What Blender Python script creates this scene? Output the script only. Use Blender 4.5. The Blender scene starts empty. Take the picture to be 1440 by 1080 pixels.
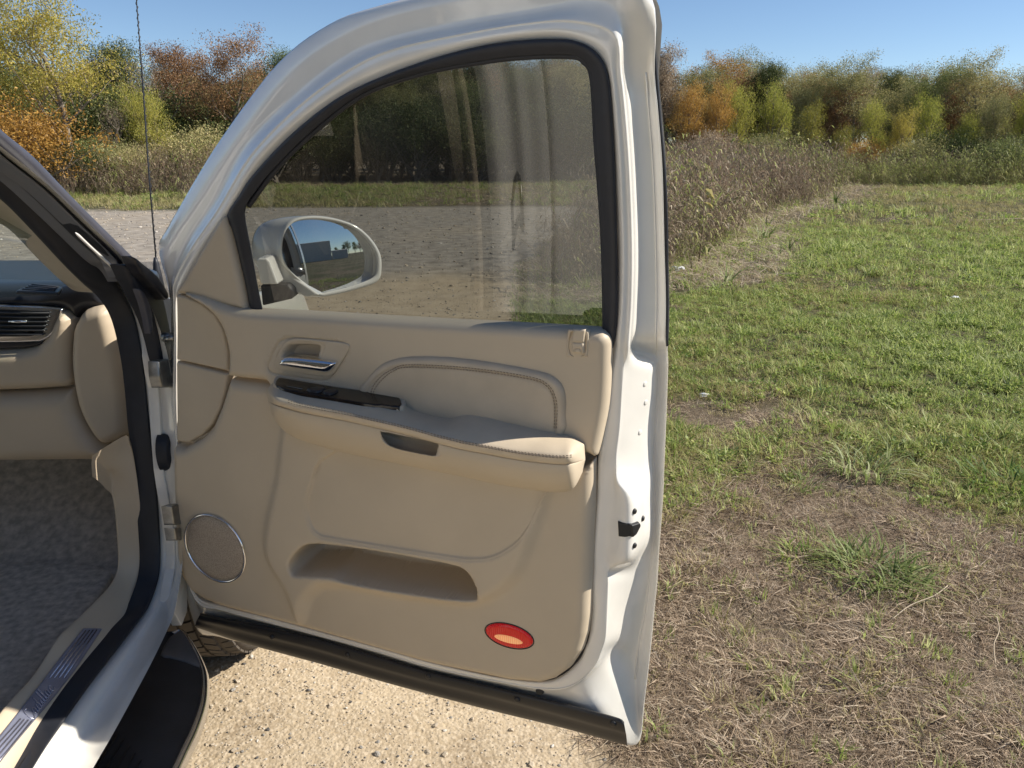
import bpy, bmesh, math, random
import numpy as np
from mathutils import Vector, Matrix
from mathutils.geometry import delaunay_2d_cdt
from mathutils.bvhtree import BVHTree
random.seed(7); rng = np.random.default_rng(7)
R = math.radians
scene = bpy.context.scene
COL = scene.collection

# ------------------------------------------------------------------ camera
CAM_H = 1.60; PITCH = R(17.2); YAW = R(2.1); FPX = 1082.0
cam_d = bpy.data.cameras.new('camera'); cam = bpy.data.objects.new('camera', cam_d)
COL.objects.link(cam); scene.camera = cam
cam.location = (0, 0, CAM_H); cam.rotation_euler = (math.pi/2 - PITCH, 0, -YAW)
cam_d.sensor_width = 36; cam_d.lens = 36*FPX/1440; cam_d.clip_start = 0.05; cam_d.clip_end = 3000
# ------------------------------------------------------------------ light
SUN_EL = R(38); SUN_AZ = R(1.0)          # azimuth counted from +X towards +Y
w = bpy.data.worlds.new('World'); scene.world = w; w.use_nodes = True
nt = w.node_tree; nt.nodes.clear()
sky = nt.nodes.new('ShaderNodeTexSky'); sky.sky_type = 'NISHITA'; sky.sun_disc = False
sky.sun_elevation = SUN_EL; sky.sun_rotation = R(90) - SUN_AZ
sky.altitude = 2200; sky.air_density = 1.0; sky.dust_density = 0.25; sky.ozone_density = 3.2
bg = nt.nodes.new('ShaderNodeBackground'); bg.inputs[1].default_value = 0.078
wo = nt.nodes.new('ShaderNodeOutputWorld')
nt.links.new(sky.outputs[0], bg.inputs[0]); nt.links.new(bg.outputs[0], wo.inputs[0])
sd = bpy.data.lights.new('sun', 'SUN'); sd.energy = 4.6; sd.angle = R(0.53); sd.color = (1, 0.93, 0.82)
so = bpy.data.objects.new('sun', sd); COL.objects.link(so)
tosun = Vector((math.cos(SUN_EL)*math.cos(SUN_AZ), math.cos(SUN_EL)*math.sin(SUN_AZ), math.sin(SUN_EL)))
so.rotation_euler = tosun.to_track_quat('Z', 'Y').to_euler(); so.location = (20, 0, 20)
scene.view_settings.view_transform = 'Standard'; scene.view_settings.look = 'None'
scene.view_settings.exposure = 0.72; scene.view_settings.gamma = 1
scene.view_settings.use_curve_mapping = False

# ------------------------------------------------------------------ helpers: geometry
cp, sp, cy, sy = math.cos(PITCH), math.sin(PITCH), math.cos(YAW), math.sin(YAW)
CAM = np.array([0, 0, CAM_H])
def ray(u, v):
    r = (u-720)/FPX; q = (540-v)/FPX
    y = cp + q*sp; z = -sp + q*cp
    return np.array([r*cy + y*sy, y*cy - r*sy, z])
def on_z(u, v, z=0.0):
    d = ray(u, v); t = (z-CAM_H)/d[2]; return CAM + d*t
def on_x(u, v, x):
    d = ray(u, v); return CAM + d*(x/d[0])
def on_y(u, v, y):
    d = ray(u, v); return CAM + d*(y/d[1])

# door frame: s along the door from the hinge, t = height, d = towards the cabin
H0 = np.array([-0.80, 1.72, 0.0]); DA = R(67)
ES = np.array([math.sin(DA), -math.cos(DA), 0]); EN = np.array([-math.cos(DA), -math.sin(DA), 0])
EZ = np.array([0, 0, 1.0])
def lean(t):
    x = np.maximum(0, np.asarray(t, float)-1.16); return 0.05*x + 0.26*x*x
class DoorFrame:
    n = EN
    def P(self, s, t, d):
        s = np.asarray(s, float)[..., None]; t = np.asarray(t, float); d = np.asarray(d, float)
        dd = (d + lean(t))[..., None]
        return H0 + s*ES + t[..., None]*EZ + dd*EN
    def px(self, u, v, d=0.0):
        r = ray(u, v); t = 1.0
        for _ in range(14):
            lam = (np.dot(H0-CAM, EN) + d + float(lean(t)))/np.dot(r, EN)
            p = CAM + r*lam; t = p[2]
        return np.array([np.dot(p-H0, ES), t])
DF = DoorFrame()
class PlaneFrame:
    def __init__(self, o, ex, ey, n):
        self.o, self.ex, self.ey, self.n = [np.array(a, float) for a in (o, ex, ey, n)]
    def P(self, s, t, d):
        s = np.asarray(s, float)[..., None]; t = np.asarray(t, float)[..., None]; d = np.asarray(d, float)
        if d.ndim == 0: d = np.full(s.shape[:-1], float(d))
        return self.o + s*self.ex + t*self.ey + d[..., None]*self.n
    def px(self, u, v, d=0.0):
        r = ray(u, v); lam = (np.dot(self.o-CAM, self.n)+d)/np.dot(r, self.n); p = CAM + r*lam - self.o
        return np.array([np.dot(p, self.ex), np.dot(p, self.ey)])
def dpx(pts, d=0.0): return np.array([DF.px(u, v, d) for u, v in pts])
def dw(pts, d=0.0):                      # pixels on the door -> world
    out = []
    for i, (u, v) in enumerate(pts):
        dd = d[i] if hasattr(d, '__len__') else d
        st = DF.px(u, v, dd); out.append(DF.P(st[0], st[1], dd))
    return np.array(out)

def catmull(A, m, closed=False, axis=0):
    A = np.moveaxis(np.asarray(A, float), axis, 0); n = len(A)
    if m <= 1: return np.moveaxis(A, 0, axis)
    out = []
    segs = n if closed else n-1
    for i in range(segs):
        if closed: p0, p1, p2, p3 = A[(i-1) % n], A[i], A[(i+1) % n], A[(i+2) % n]
        else: p0, p1, p2, p3 = A[max(i-1, 0)], A[i], A[i+1], A[min(i+2, n-1)]
        for k in range(m):
            t = k/m
            out.append(0.5*((2*p1) + (p2-p0)*t + (2*p0-5*p1+4*p2-p3)*t*t + (3*p1-p0-3*p2+p3)*t**3))
    if not closed: out.append(A[-1])
    return np.moveaxis(np.array(out), 0, axis)
def resample(P, n, closed=False):
    P = np.asarray(P, float)
    if closed: P = np.vstack([P, P[:1]])
    L = np.r_[0, np.cumsum(np.linalg.norm(np.diff(P, axis=0), axis=1))]
    x = np.linspace(0, L[-1], n+1)[:-1] if closed else np.linspace(0, L[-1], n)
    return np.stack([np.interp(x, L, P[:, k]) for k in range(P.shape[1])], 1)
def perim(P): return np.linalg.norm(np.diff(np.vstack([P, P[:1]]), axis=0), axis=1).sum()

def mesh_obj(name, verts, faces, mat=None, parent=None, smooth=True):
    me = bpy.data.meshes.new(name)
    me.from_pydata([tuple(map(float, v)) for v in verts], [], [tuple(map(int, f)) for f in faces]); me.update()
    if smooth: me.polygons.foreach_set('use_smooth', [True]*len(me.polygons))
    if mat is not None: me.materials.append(mat)
    o = bpy.data.objects.new(name, me); COL.objects.link(o)
    if parent is not None: o.parent = parent
    return o
def empty(name, loc=(0, 0, 0)):
    o = bpy.data.objects.new(name, None); o.location = loc; o.empty_display_size = .1; COL.objects.link(o); return o
def tag(o, label=None, cat=None, group=None, kind=None):
    if label: o['label'] = label
    if cat: o['category'] = cat
    if group: o['group'] = group
    if kind: o['kind'] = kind
    return o

def seg_dist(P, A, closed=True):
    """distance of points P to polyline A"""
    B = np.roll(A, -1, 0) if closed else A[1:]
    A0 = A if closed else A[:-1]
    out = np.full(len(P), 1e9)
    for s in range(0, len(P), 4000):
        p = P[s:s+4000]
        ab = B-A0; l2 = (ab**2).sum(1)+1e-18
        ap = p[:, None, :]-A0[None]
        t = np.clip((ap*ab[None]).sum(2)/l2, 0, 1)
        d = np.linalg.norm(ap-t[..., None]*ab[None], axis=2).min(1)
        out[s:s+4000] = d
    return out
def inside(P, A):
    x, y = P[:, 0], P[:, 1]; r = np.zeros(len(P), bool)
    B = np.roll(A, -1, 0)
    for (x1, y1), (x2, y2) in zip(A, B):
        c = ((y1 > y) != (y2 > y))
        with np.errstate(divide='ignore', invalid='ignore'):
            xi = (x2-x1)*(y-y1)/(y2-y1+1e-30)+x1
        r ^= c & (x < xi)
    return r
def sdist(P, A): d = seg_dist(P, A); return np.where(inside(P, A), d, -d)
def sstep(a, b, x): t = np.clip((x-a)/(b-a), 0, 1); return t*t*(3-2*t)
def inward(A, r):
    """ring points of polygon A moved inwards by r (negative: outwards)"""
    T = np.roll(A, -1, 0)-np.roll(A, 1, 0); T /= np.linalg.norm(T, axis=1)[:, None]+1e-12
    area = 0.5*np.sum(A[:, 0]*np.roll(A[:, 1], -1)-np.roll(A[:, 0], -1)*A[:, 1])
    N = np.stack([-T[:, 1], T[:, 0]], 1)*(1 if area > 0 else -1)
    return A+N*r

def patch(name, F, outline, d0=0.0, h=0.004, r=0.006, back=0.01, res=0.012, mat=None, parent=None,
          smooth=3, feats=(), holes=(), base=None, edge=0.004, rings=5):
    """raised panel: outline (local 2D), edge depth d0, rises by h over bevel r, skirt goes back by `back`.
    feats: ('bump', polygon, height, fall) or ('groove', polyline, width, depth, closed)"""
    A = np.asarray(outline, float)
    if smooth > 1: A = catmull(A, smooth, True)
    A = resample(A, max(16, int(perim(A)/edge)), True)
    Hs = []
    for q in holes:
        q = catmull(np.asarray(q, float), 3, True); Hs.append(resample(q, max(12, int(perim(q)/edge)), True))
    pts = [A]; edges = [(i, (i+1) % len(A)) for i in range(len(A))]; n = len(A)
    for q in Hs:
        pts.append(q); edges += [(n+i, n+(i+1) % len(q)) for i in range(len(q))]; n += len(q)
    extra = []
    if h:
        for k in range(1, rings+1):
            rr = r*(1-math.cos(math.pi/2*k/rings))**0.8 if True else 0
            rr = max(rr, r*0.06)
            q = inward(A, rr); s = sdist(q, A); extra.append(q[s > rr*0.9])
    fs = []
    for f in feats:
        f = list(f)
        if f[0] == 'bump':
            q = catmull(np.asarray(f[1], float), 3, True)
            q = resample(q, max(12, int(perim(q)/max(edge, f[3]*0.5))), True)
            for k in np.linspace(-0.1, 1.05, 6): extra.append(inward(q, f[3]*k))
        else:
            q = catmull(np.asarray(f[1], float), 4, f[4])
            ln = perim(q) if f[4] else np.linalg.norm(np.diff(q, axis=0), axis=1).sum()
            q = resample(q, max(8, int(ln/max(edge*0.8, f[2]))), f[4])
            T = np.gradient(q, axis=0); T /= np.linalg.norm(T, axis=1)[:, None]+1e-12; N = np.stack([-T[:, 1], T[:, 0]], 1)
            for k in (-1.1, -.5, 0, .5, 1.1): extra.append(q+N*f[2]*k)
        f[1] = q; fs.append(f)
    feats = fs
    mn, mx = A.min(0), A.max(0)
    gx, gy = np.arange(mn[0], mx[0], res), np.arange(mn[1], mx[1], res*0.866)
    X, Y = np.meshgrid(gx, gy); X[1::2] += res/2
    G = np.stack([X.ravel(), Y.ravel()], 1)
    sg = sdist(G, A); G = G[sg > max(res*0.4, (r if h else 0)*0.9)]
    extra.append(G)
    E = np.vstack(extra) if extra else np.zeros((0, 2))
    E = E[sdist(E, A) > edge*0.15]
    for q in Hs: E = E[sdist(E, q) < -edge*0.3]
    # thin out coincident points
    key = np.round(E/(edge*0.12)).astype(np.int64); _, ui = np.unique(key, axis=0, return_index=True); E = E[np.sort(ui)]
    V = np.vstack(pts+[E])
    res_ = delaunay_2d_cdt([Vector((float(a), float(b))) for a, b in V], edges, [], 0, 1e-7)
    V2 = np.array([[v.x, v.y] for v in res_[0]]); T = np.array([f for f in res_[2] if len(f) == 3])
    C = V2[T].mean(1); keep = inside(C, A)
    for q in Hs: keep &= ~inside(C, q)
    T = T[keep]
    s = np.maximum(sdist(V2, A), 0)
    x = np.clip(s/r, 0, 1) if h else np.ones(len(V2))
    D = d0+h*np.sqrt(np.maximum(0, 1-(1-x)**2)) if h else np.full(len(V2), float(d0))
    if base is not None: D = D+base(V2)
    for f in feats:
        if f[0] == 'bump': D = D+f[2]*sstep(0, f[3], sdist(V2, f[1]))
        else: D = D-f[3]*(1-sstep(0, f[2], seg_dist(V2, f[1], f[4])))
    W = F.P(V2[:, 0], V2[:, 1], D)
    # orientation
    a, b, c = W[T[0, 0]], W[T[0, 1]], W[T[0, 2]]
    nn = np.cross(W[T[:, 1]]-W[T[:, 0]], W[T[:, 2]]-W[T[:, 0]]); sgn = nn@F.n
    T = np.where((sgn < 0)[:, None], T[:, ::-1], T)
    faces = [tuple(t) for t in T]; verts = list(W)
    # skirt
    if back:
        cnt = {}
        for t in T:
            for i in range(3):
                e = (t[i], t[(i+1) % 3]); cnt[e] = 1
        for (a_, b_) in list(cnt):
            if (b_, a_) not in cnt:
                n0 = len(verts)
                for q in (a_, b_): verts.append(F.P(V2[q, 0], V2[q, 1], D[q]-back))
                faces.append((b_, a_, n0, n0+1))
    return mesh_obj(name, verts, faces, mat, parent)

def loft(name, C, mu=4, mv=4, closed=False, mat=None, parent=None, linv=False, drop=None):
    """C: array (contours, stations, 3)"""
    C = np.asarray(C, float)
    C = catmull(C, mu, closed, axis=1)
    if not linv: C = catmull(C, mv, False, axis=0)
    a, b = C.shape[:2]; V = C.reshape(-1, 3); F = []
    bb = b if closed else b-1
    for i in range(a-1):
        for j in range(bb):
            j2 = (j+1) % b
            f = (i*b+j, i*b+j2, (i+1)*b+j2, (i+1)*b+j)
            if drop is not None and drop(V[list(f)].mean(0)): continue
            F.append(f)
    return mesh_obj(name, V, F, mat, parent)
def tube(name, P, rad, mat=None, parent=None, n=8, closed=False, caps=True):
    P = np.asarray(P, float); m = len(P); rad = np.broadcast_to(rad, (m,))
    V = []; F = []
    if closed: T = np.roll(P, -1, 0)-np.roll(P, 1, 0)
    else: T = np.gradient(P, axis=0)
    T /= np.linalg.norm(T, axis=1)[:, None]+1e-12
    up = np.array([0, 0, 1.0]) if abs(T[0][2]) < .9 else np.array([1.0, 0, 0])
    N = np.cross(up, T[0]); N /= np.linalg.norm(N)
    for i in range(m):
        N = N-T[i]*np.dot(N, T[i]); N /= np.linalg.norm(N)+1e-12; B = np.cross(T[i], N)
        for k in range(n):
            a = 2*math.pi*k/n; V.append(P[i]+rad[i]*(math.cos(a)*N+math.sin(a)*B))
    mm = m if closed else m-1
    for i in range(mm):
        for k in range(n):
            i2 = (i+1) % m; F.append((i*n+k, i*n+(k+1) % n, i2*n+(k+1) % n, i2*n+k))
    if caps and not closed: F.append(tuple(range(n))[::-1]); F.append(tuple((m-1)*n+k for k in range(n)))
    if name is None: return V, F
    return mesh_obj(name, V, F, mat, parent)
def tubes(name, paths, rad, mat, parent, n=6, closed=False):
    V = []; F = []
    for p in paths:
        v, f = tube(None, p, rad, n=n, closed=closed); o = len(V); V += v; F += [tuple(i+o for i in q) for q in f]
    return mesh_obj(name, V, F, mat, parent)
def rbox(name, size, loc, bevel=0.02, seg=3, mat=None, parent=None, rot=(0, 0, 0)):
    bm = bmesh.new(); bmesh.ops.create_cube(bm, size=1)
    bmesh.ops.scale(bm, vec=size, verts=bm.verts)
    if bevel: bmesh.ops.bevel(bm, geom=bm.edges[:], offset=bevel, segments=seg, profile=.6, affect='EDGES')
    me = bpy.data.meshes.new(name); bm.to_mesh(me); bm.free()
    me.polygons.foreach_set('use_smooth', [True]*len(me.polygons))
    if mat: me.materials.append(mat)
    o = bpy.data.objects.new(name, me); o.location = loc; o.rotation_euler = rot; COL.objects.link(o)
    if parent is not None: o.parent = parent
    return o
def disc_pts(F, c, rx, ry, n=48, rot=0.0):
    a = np.linspace(0, 2*math.pi, n, endpoint=False)
    x, y = rx*np.cos(a), ry*np.sin(a)
    return np.stack([c[0]+x*math.cos(rot)-y*math.sin(rot), c[1]+x*math.sin(rot)+y*math.cos(rot)], 1)

# value noise
_tab = rng.random((256, 256))
def vnoise(x, y):
    x = np.asarray(x, float); y = np.asarray(y, float)
    xi = np.floor(x).astype(int); yi = np.floor(y).astype(int); fx = x-xi; fy = y-yi
    fx = fx*fx*(3-2*fx); fy = fy*fy*(3-2*fy)
    g = lambda a, b: _tab[a % 256, b % 256]
    return (g(xi, yi)*(1-fx)+g(xi+1, yi)*fx)*(1-fy)+(g(xi, yi+1)*(1-fx)+g(xi+1, yi+1)*fx)*fy
def fbm(x, y, f=1.0, o=4):
    s = 0; a = .5
    for i in range(o): s = s+a*vnoise(x*f+13.7*i, y*f+7.3*i); f *= 2.03; a *= .5
    return s/(1-.5**o)

# ------------------------------------------------------------------ helpers: materials
def new_mat(name):
    m = bpy.data.materials.new(name); m.use_nodes = True; n = m.node_tree.nodes; n.clear()
    return m, n, m.node_tree.links
def principled(name, col, rough=.5, metal=0, var=0.0, vscale=8, bump=0.0, bscale=200, coat=0, spec=.5, col2=None, bdist=.001, detail=6, sheen=0):
    m, n, l = new_mat(name)
    out = n.new('ShaderNodeOutputMaterial'); b = n.new('ShaderNodeBsdfPrincipled'); l.new(b.outputs[0], out.inputs[0])
    b.inputs['Base Color'].default_value = (*col, 1); b.inputs['Roughness'].default_value = rough
    b.inputs['Metallic'].default_value = metal; b.inputs['Specular IOR Level'].default_value = spec
    if coat: b.inputs['Coat Weight'].default_value = coat; b.inputs['Coat Roughness'].default_value = .03
    if sheen: b.inputs['Sheen Weight'].default_value = sheen
    tc = n.new('ShaderNodeTexCoord')
    if var or col2:
        t = n.new('ShaderNodeTexNoise'); t.inputs['Scale'].default_value = vscale; t.inputs['Detail'].default_value = detail
        l.new(tc.outputs['Object'], t.inputs['Vector'])
        cr = n.new('ShaderNodeValToRGB'); cr.color_ramp.elements[0].position = .35; cr.color_ramp.elements[1].position = .68
        c2 = col2 if col2 else tuple(min(1, c*(1+var)) for c in col); c1 = col if col2 else tuple(c*(1-var) for c in col)
        cr.color_ramp.elements[0].color = (*c1, 1); cr.color_ramp.elements[1].color = (*c2, 1)
        l.new(t.outputs[0], cr.inputs[0]); l.new(cr.outputs[0], b.inputs['Base Color'])
        mr = n.new('ShaderNodeMapRange'); mr.inputs[3].default_value = rough*.85; mr.inputs[4].default_value = min(1, rough*1.15)
        l.new(t.outputs[0], mr.inputs[0]); l.new(mr.outputs[0], b.inputs['Roughness'])
    if bump:
        t2 = n.new('ShaderNodeTexNoise'); t2.inputs['Scale'].default_value = bscale; t2.inputs['Detail'].default_value = 3
        l.new(tc.outputs['Object'], t2.inputs['Vector'])
        bp = n.new('ShaderNodeBump'); bp.inputs['Strength'].default_value = bump; bp.inputs['Distance'].default_value = bdist
        l.new(t2.outputs[0], bp.inputs['Height']); l.new(bp.outputs[0], b.inputs['Normal'])
    return m
def leaf_mat(name, cols, trans=.45, rough=.55, gloss=.06):
    m, n, l = new_mat(name)
    out = n.new('ShaderNodeOutputMaterial')
    gi = n.new('ShaderNodeNewGeometry'); oi = n.new('ShaderNodeObjectInfo')
    ad = n.new('ShaderNodeMath'); ad.operation = 'MULTIPLY_ADD'; ad.inputs[1].default_value = .62; l.new(gi.outputs['Random Per Island'], ad.inputs[0])
    m2 = n.new('ShaderNodeMath'); m2.operation = 'MULTIPLY'; m2.inputs[1].default_value = .38
    l.new(oi.outputs['Random'], m2.inputs[0]); l.new(m2.outputs[0], ad.inputs[2])
    cr = n.new('ShaderNodeValToRGB'); e = cr.color_ramp.elements
    while len(e) < len(cols): e.new(.5)
    for i, c in enumerate(cols): e[i].position = .08+.84*i/(len(cols)-1); e[i].color = (*c, 1)
    l.new(ad.outputs[0], cr.inputs[0])
    d = n.new('ShaderNodeBsdfDiffuse'); t = n.new('ShaderNodeBsdfTranslucent'); g = n.new('ShaderNodeBsdfGlossy'); g.inputs['Roughness'].default_value = rough
    mx = n.new('ShaderNodeMixShader'); mx.inputs[0].default_value = trans; m3 = n.new('ShaderNodeMixShader'); m3.inputs[0].default_value = gloss
    for q in (d, t): l.new(cr.outputs[0], q.inputs[0])
    l.new(d.outputs[0], mx.inputs[1]); l.new(t.outputs[0], mx.inputs[2]); l.new(mx.outputs[0], m3.inputs[1]); l.new(g.outputs[0], m3.inputs[2])
    l.new(m3.outputs[0], out.inputs[0]); return m
def glass_mat(name, tint, rough=0.0, spec=1.0, dust=0.0):
    m, n, l = new_mat(name)
    out = n.new('ShaderNodeOutputMaterial'); t = n.new('ShaderNodeBsdfTransparent'); t.inputs[0].default_value = (*tint, 1)
    g = n.new('ShaderNodeBsdfGlossy'); g.inputs['Roughness'].default_value = rough; g.inputs[0].default_value = (spec, spec, spec, 1)
    ge = n.new('ShaderNodeNewGeometry'); dt = n.new('ShaderNodeVectorMath'); dt.operation = 'DOT_PRODUCT'
    l.new(ge.outputs['Incoming'], dt.inputs[0]); l.new(ge.outputs['Normal'], dt.inputs[1])
    ab = n.new('ShaderNodeMath'); ab.operation = 'ABSOLUTE'; l.new(dt.outputs['Value'], ab.inputs[0])
    om = n.new('ShaderNodeMath'); om.operation = 'SUBTRACT'; om.inputs[0].default_value = 1; l.new(ab.outputs[0], om.inputs[1])
    pw = n.new('ShaderNodeMath'); pw.operation = 'POWER'; pw.inputs[1].default_value = 5; l.new(om.outputs[0], pw.inputs[0])
    f = n.new('ShaderNodeMath'); f.operation = 'MULTIPLY_ADD'; f.inputs[1].default_value = .93; f.inputs[2].default_value = .065; l.new(pw.outputs[0], f.inputs[0])
    mx = n.new('ShaderNodeMixShader'); l.new(f.outputs[0], mx.inputs[0]); l.new(t.outputs[0], mx.inputs[1]); l.new(g.outputs[0], mx.inputs[2])
    last = mx
    if dust:
        df = n.new('ShaderNodeBsdfDiffuse'); df.inputs[0].default_value = (.55, .52, .46, 1)
        tc = n.new('ShaderNodeTexCoord'); tn = n.new('ShaderNodeTexNoise'); tn.inputs['Scale'].default_value = 9; tn.inputs['Detail'].default_value = 8
        l.new(tc.outputs['Object'], tn.inputs['Vector'])
        mr = n.new('ShaderNodeMapRange'); mr.inputs[1].default_value = .35; mr.inputs[2].default_value = .75; mr.inputs[3].default_value = dust*.5; mr.inputs[4].default_value = dust*1.5
        l.new(tn.outputs[0], mr.inputs[0]); m4 = n.new('ShaderNodeMixShader'); l.new(mr.outputs[0], m4.inputs[0])
        l.new(mx.outputs[0], m4.inputs[1]); l.new(df.outputs[0], m4.inputs[2]); last = m4
    l.new(last.outputs[0], out.inputs[0]); return m

M = {}
M['paint'] = principled('pearl_paint', (.77, .745, .69), .16, 0, var=.02, vscale=3, coat=.8, spec=.5)
M['paint_in'] = principled('jamb_paint', (.80, .775, .715), .2, .0, var=.03, vscale=14, coat=.9)
M['trim'] = principled('beige_trim_plastic', (.545, .457, .338), .5, var=.035, vscale=7, bump=.12, bscale=900, bdist=.0004, spec=.35)
M['trim2'] = principled('beige_soft_trim', (.525, .44, .325), .5, var=.03, vscale=9, bump=.15, bscale=1200, bdist=.0004, spec=.35)
M['leather'] = principled('beige_leather', (.50, .42, .315), .46, var=.05, vscale=22, bump=.35, bscale=700, bdist=.0005, spec=.4)
M['pad'] = principled('armrest_leather', (.55, .462, .345), .62, var=.05, vscale=25, bump=.35, bscale=650, bdist=.0005, spec=.45)
M['dash'] = principled('dash_beige', (.52, .43, .315), .5, var=.03, vscale=8, bump=.15, bscale=900, bdist=.0004)
M['dark'] = principled('dark_dash', (.022, .022, .026), .32, var=.1, vscale=12, bump=.2, bscale=600, bdist=.0004)
M['dashtop'] = principled('slate_dash_top', (.035, .045, .06), .3, var=.1, vscale=5, bump=.15, bscale=800, bdist=.0003)
M['rubber'] = principled('black_rubber', (.022, .024, .031), .5, var=.12, vscale=30, spec=.4, bump=.1, bscale=300)
M['blackplastic'] = principled('black_plastic', (.017, .017, .018), .45, var=.15, vscale=20, bump=.15, bscale=500, bdist=.0005)
M['stepblack'] = principled('step_pad_rubber', (.04, .042, .047), .5, var=.35, vscale=5, bump=.3, bscale=250, bdist=.001)
M['chrome'] = principled('chrome', (.82, .82, .83), .06, 1)
M['steel'] = principled('zinc_steel', (.30, .30, .29), .4, 1, var=.2, vscale=60)
M['satin'] = principled('satin_metal', (.68, .69, .72), .14, .95, var=.08, vscale=20)
M['sillplate'] = principled('sill_plate_metal', (.26, .28, .38), .36, .6, var=.1, vscale=30)
M['wood'] = principled('dark_gloss_wood', (.010, .007, .006), .2, 0, col2=(.022, .013, .009), vscale=30, coat=.25, spec=.3)
M['carpet'] = principled('tan_carpet', (.16, .145, .125), .95, var=.25, vscale=60, bump=1, bscale=700, bdist=.004, spec=.1, sheen=.2)
M['carpet_dark'] = principled('grey_carpet', (.52, .475, .42), .95, var=.25, vscale=50, bump=1, bscale=700, bdist=.004, spec=.1)
M['glass'] = glass_mat('tinted_door_glass', (.335, .35, .335), spec=1.0, dust=.035)
M['glass_clear'] = glass_mat('windshield_glass', (.8, .86, .82), dust=.03)
M['glass_dark'] = glass_mat('privacy_glass', (.09, .1, .1))
M['mirror'] = principled('mirror_silver', (.86, .88, .9), .01, 1)
M['red'] = principled('red_lens', (.5, .006, .008), .12, 0, coat=1)
M['tyre'] = principled('tyre_rubber', (.05, .045, .04), .8, col2=(.085, .07, .055), vscale=14, bump=.4, bscale=200)
M['rim'] = principled('alloy_rim', (.6, .6, .6), .25, 1)
M['headliner'] = principled('headliner', (.42, .38, .31), .95, var=.05, vscale=30)
M['hole'] = principled('dark_recess', (.02, .02, .02), .7)
m, n, l = new_mat('speaker_mesh')
out = n.new('ShaderNodeOutputMaterial'); b = n.new('ShaderNodeBsdfPrincipled'); l.new(b.outputs[0], out.inputs[0])
tc = n.new('ShaderNodeTexCoord'); vo = n.new('ShaderNodeTexVoronoi'); vo.inputs['Scale'].default_value = 420; vo.inputs['Randomness'].default_value = .8
l.new(tc.outputs['Object'], vo.inputs['Vector']); cr = n.new('ShaderNodeValToRGB')
cr.color_ramp.elements[0].position = .2; cr.color_ramp.elements[0].color = (.22, .18, .14, 1); cr.color_ramp.elements[1].position = .5; cr.color_ramp.elements[1].color = (.42, .345, .265, 1)
l.new(vo.outputs[0], cr.inputs[0]); l.new(cr.outputs[0], b.inputs['Base Color']); b.inputs['Roughness'].default_value = .6; M['grille'] = m
m, n, l = new_mat('lit_lens')
out = n.new('ShaderNodeOutputMaterial'); b = n.new('ShaderNodeBsdfPrincipled'); l.new(b.outputs[0], out.inputs[0])
b.inputs['Base Color'].default_value = (.8, .4, .24, 1); b.inputs['Roughness'].default_value = .15
b.inputs['Emission Color'].default_value = (1, .36, .09, 1); b.inputs['Emission Strength'].default_value = .22; M['lit'] = m
for key in ('red', 'lit'):                                  # fine vertical ribs moulded into the lamp lenses
    mt = M[key]; n = mt.node_tree.nodes; l = mt.node_tree.links; b = [q for q in n if q.type == 'BSDF_PRINCIPLED'][0]
    tc = n.new('ShaderNodeTexCoord'); wv = n.new('ShaderNodeTexWave'); wv.inputs['Scale'].default_value = 75; wv.bands_direction = 'X'
    l.new(tc.outputs['Object'], wv.inputs['Vector']); bp = n.new('ShaderNodeBump'); bp.inputs['Strength'].default_value = .8; bp.inputs['Distance'].default_value = .002
    l.new(wv.outputs['Fac'], bp.inputs['Height']); l.new(bp.outputs[0], b.inputs['Normal'])
    if key == 'lit':
        cr = n.new('ShaderNodeValToRGB'); cr.color_ramp.elements[0].color = (.9, .16, .03, 1); cr.color_ramp.elements[1].color = (1, .62, .22, 1)
        l.new(wv.outputs['Fac'], cr.inputs[0]); l.new(cr.outputs[0], b.inputs['Emission Color']); b.inputs['Emission Strength'].default_value = .3
    else: b.inputs['Coat Weight'].default_value = .5; b.inputs['Emission Color'].default_value = (1, .01, .01, 1); b.inputs['Emission Strength'].default_value = .10

# ================================================================== THE VEHICLE
suv = tag(empty('suv', (-1.75, 0.4, 0)), 'pearl white suv with its front passenger door swung wide open', 'suv')
SUVP = suv
def bind(o):
    """parent to the suv without moving it"""
    o.parent = suv; o.matrix_parent_inverse = Matrix.Translation(-suv.location); return o
def chk(o, lab=None):
    if lab: o['label'] = lab
    return o

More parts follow.
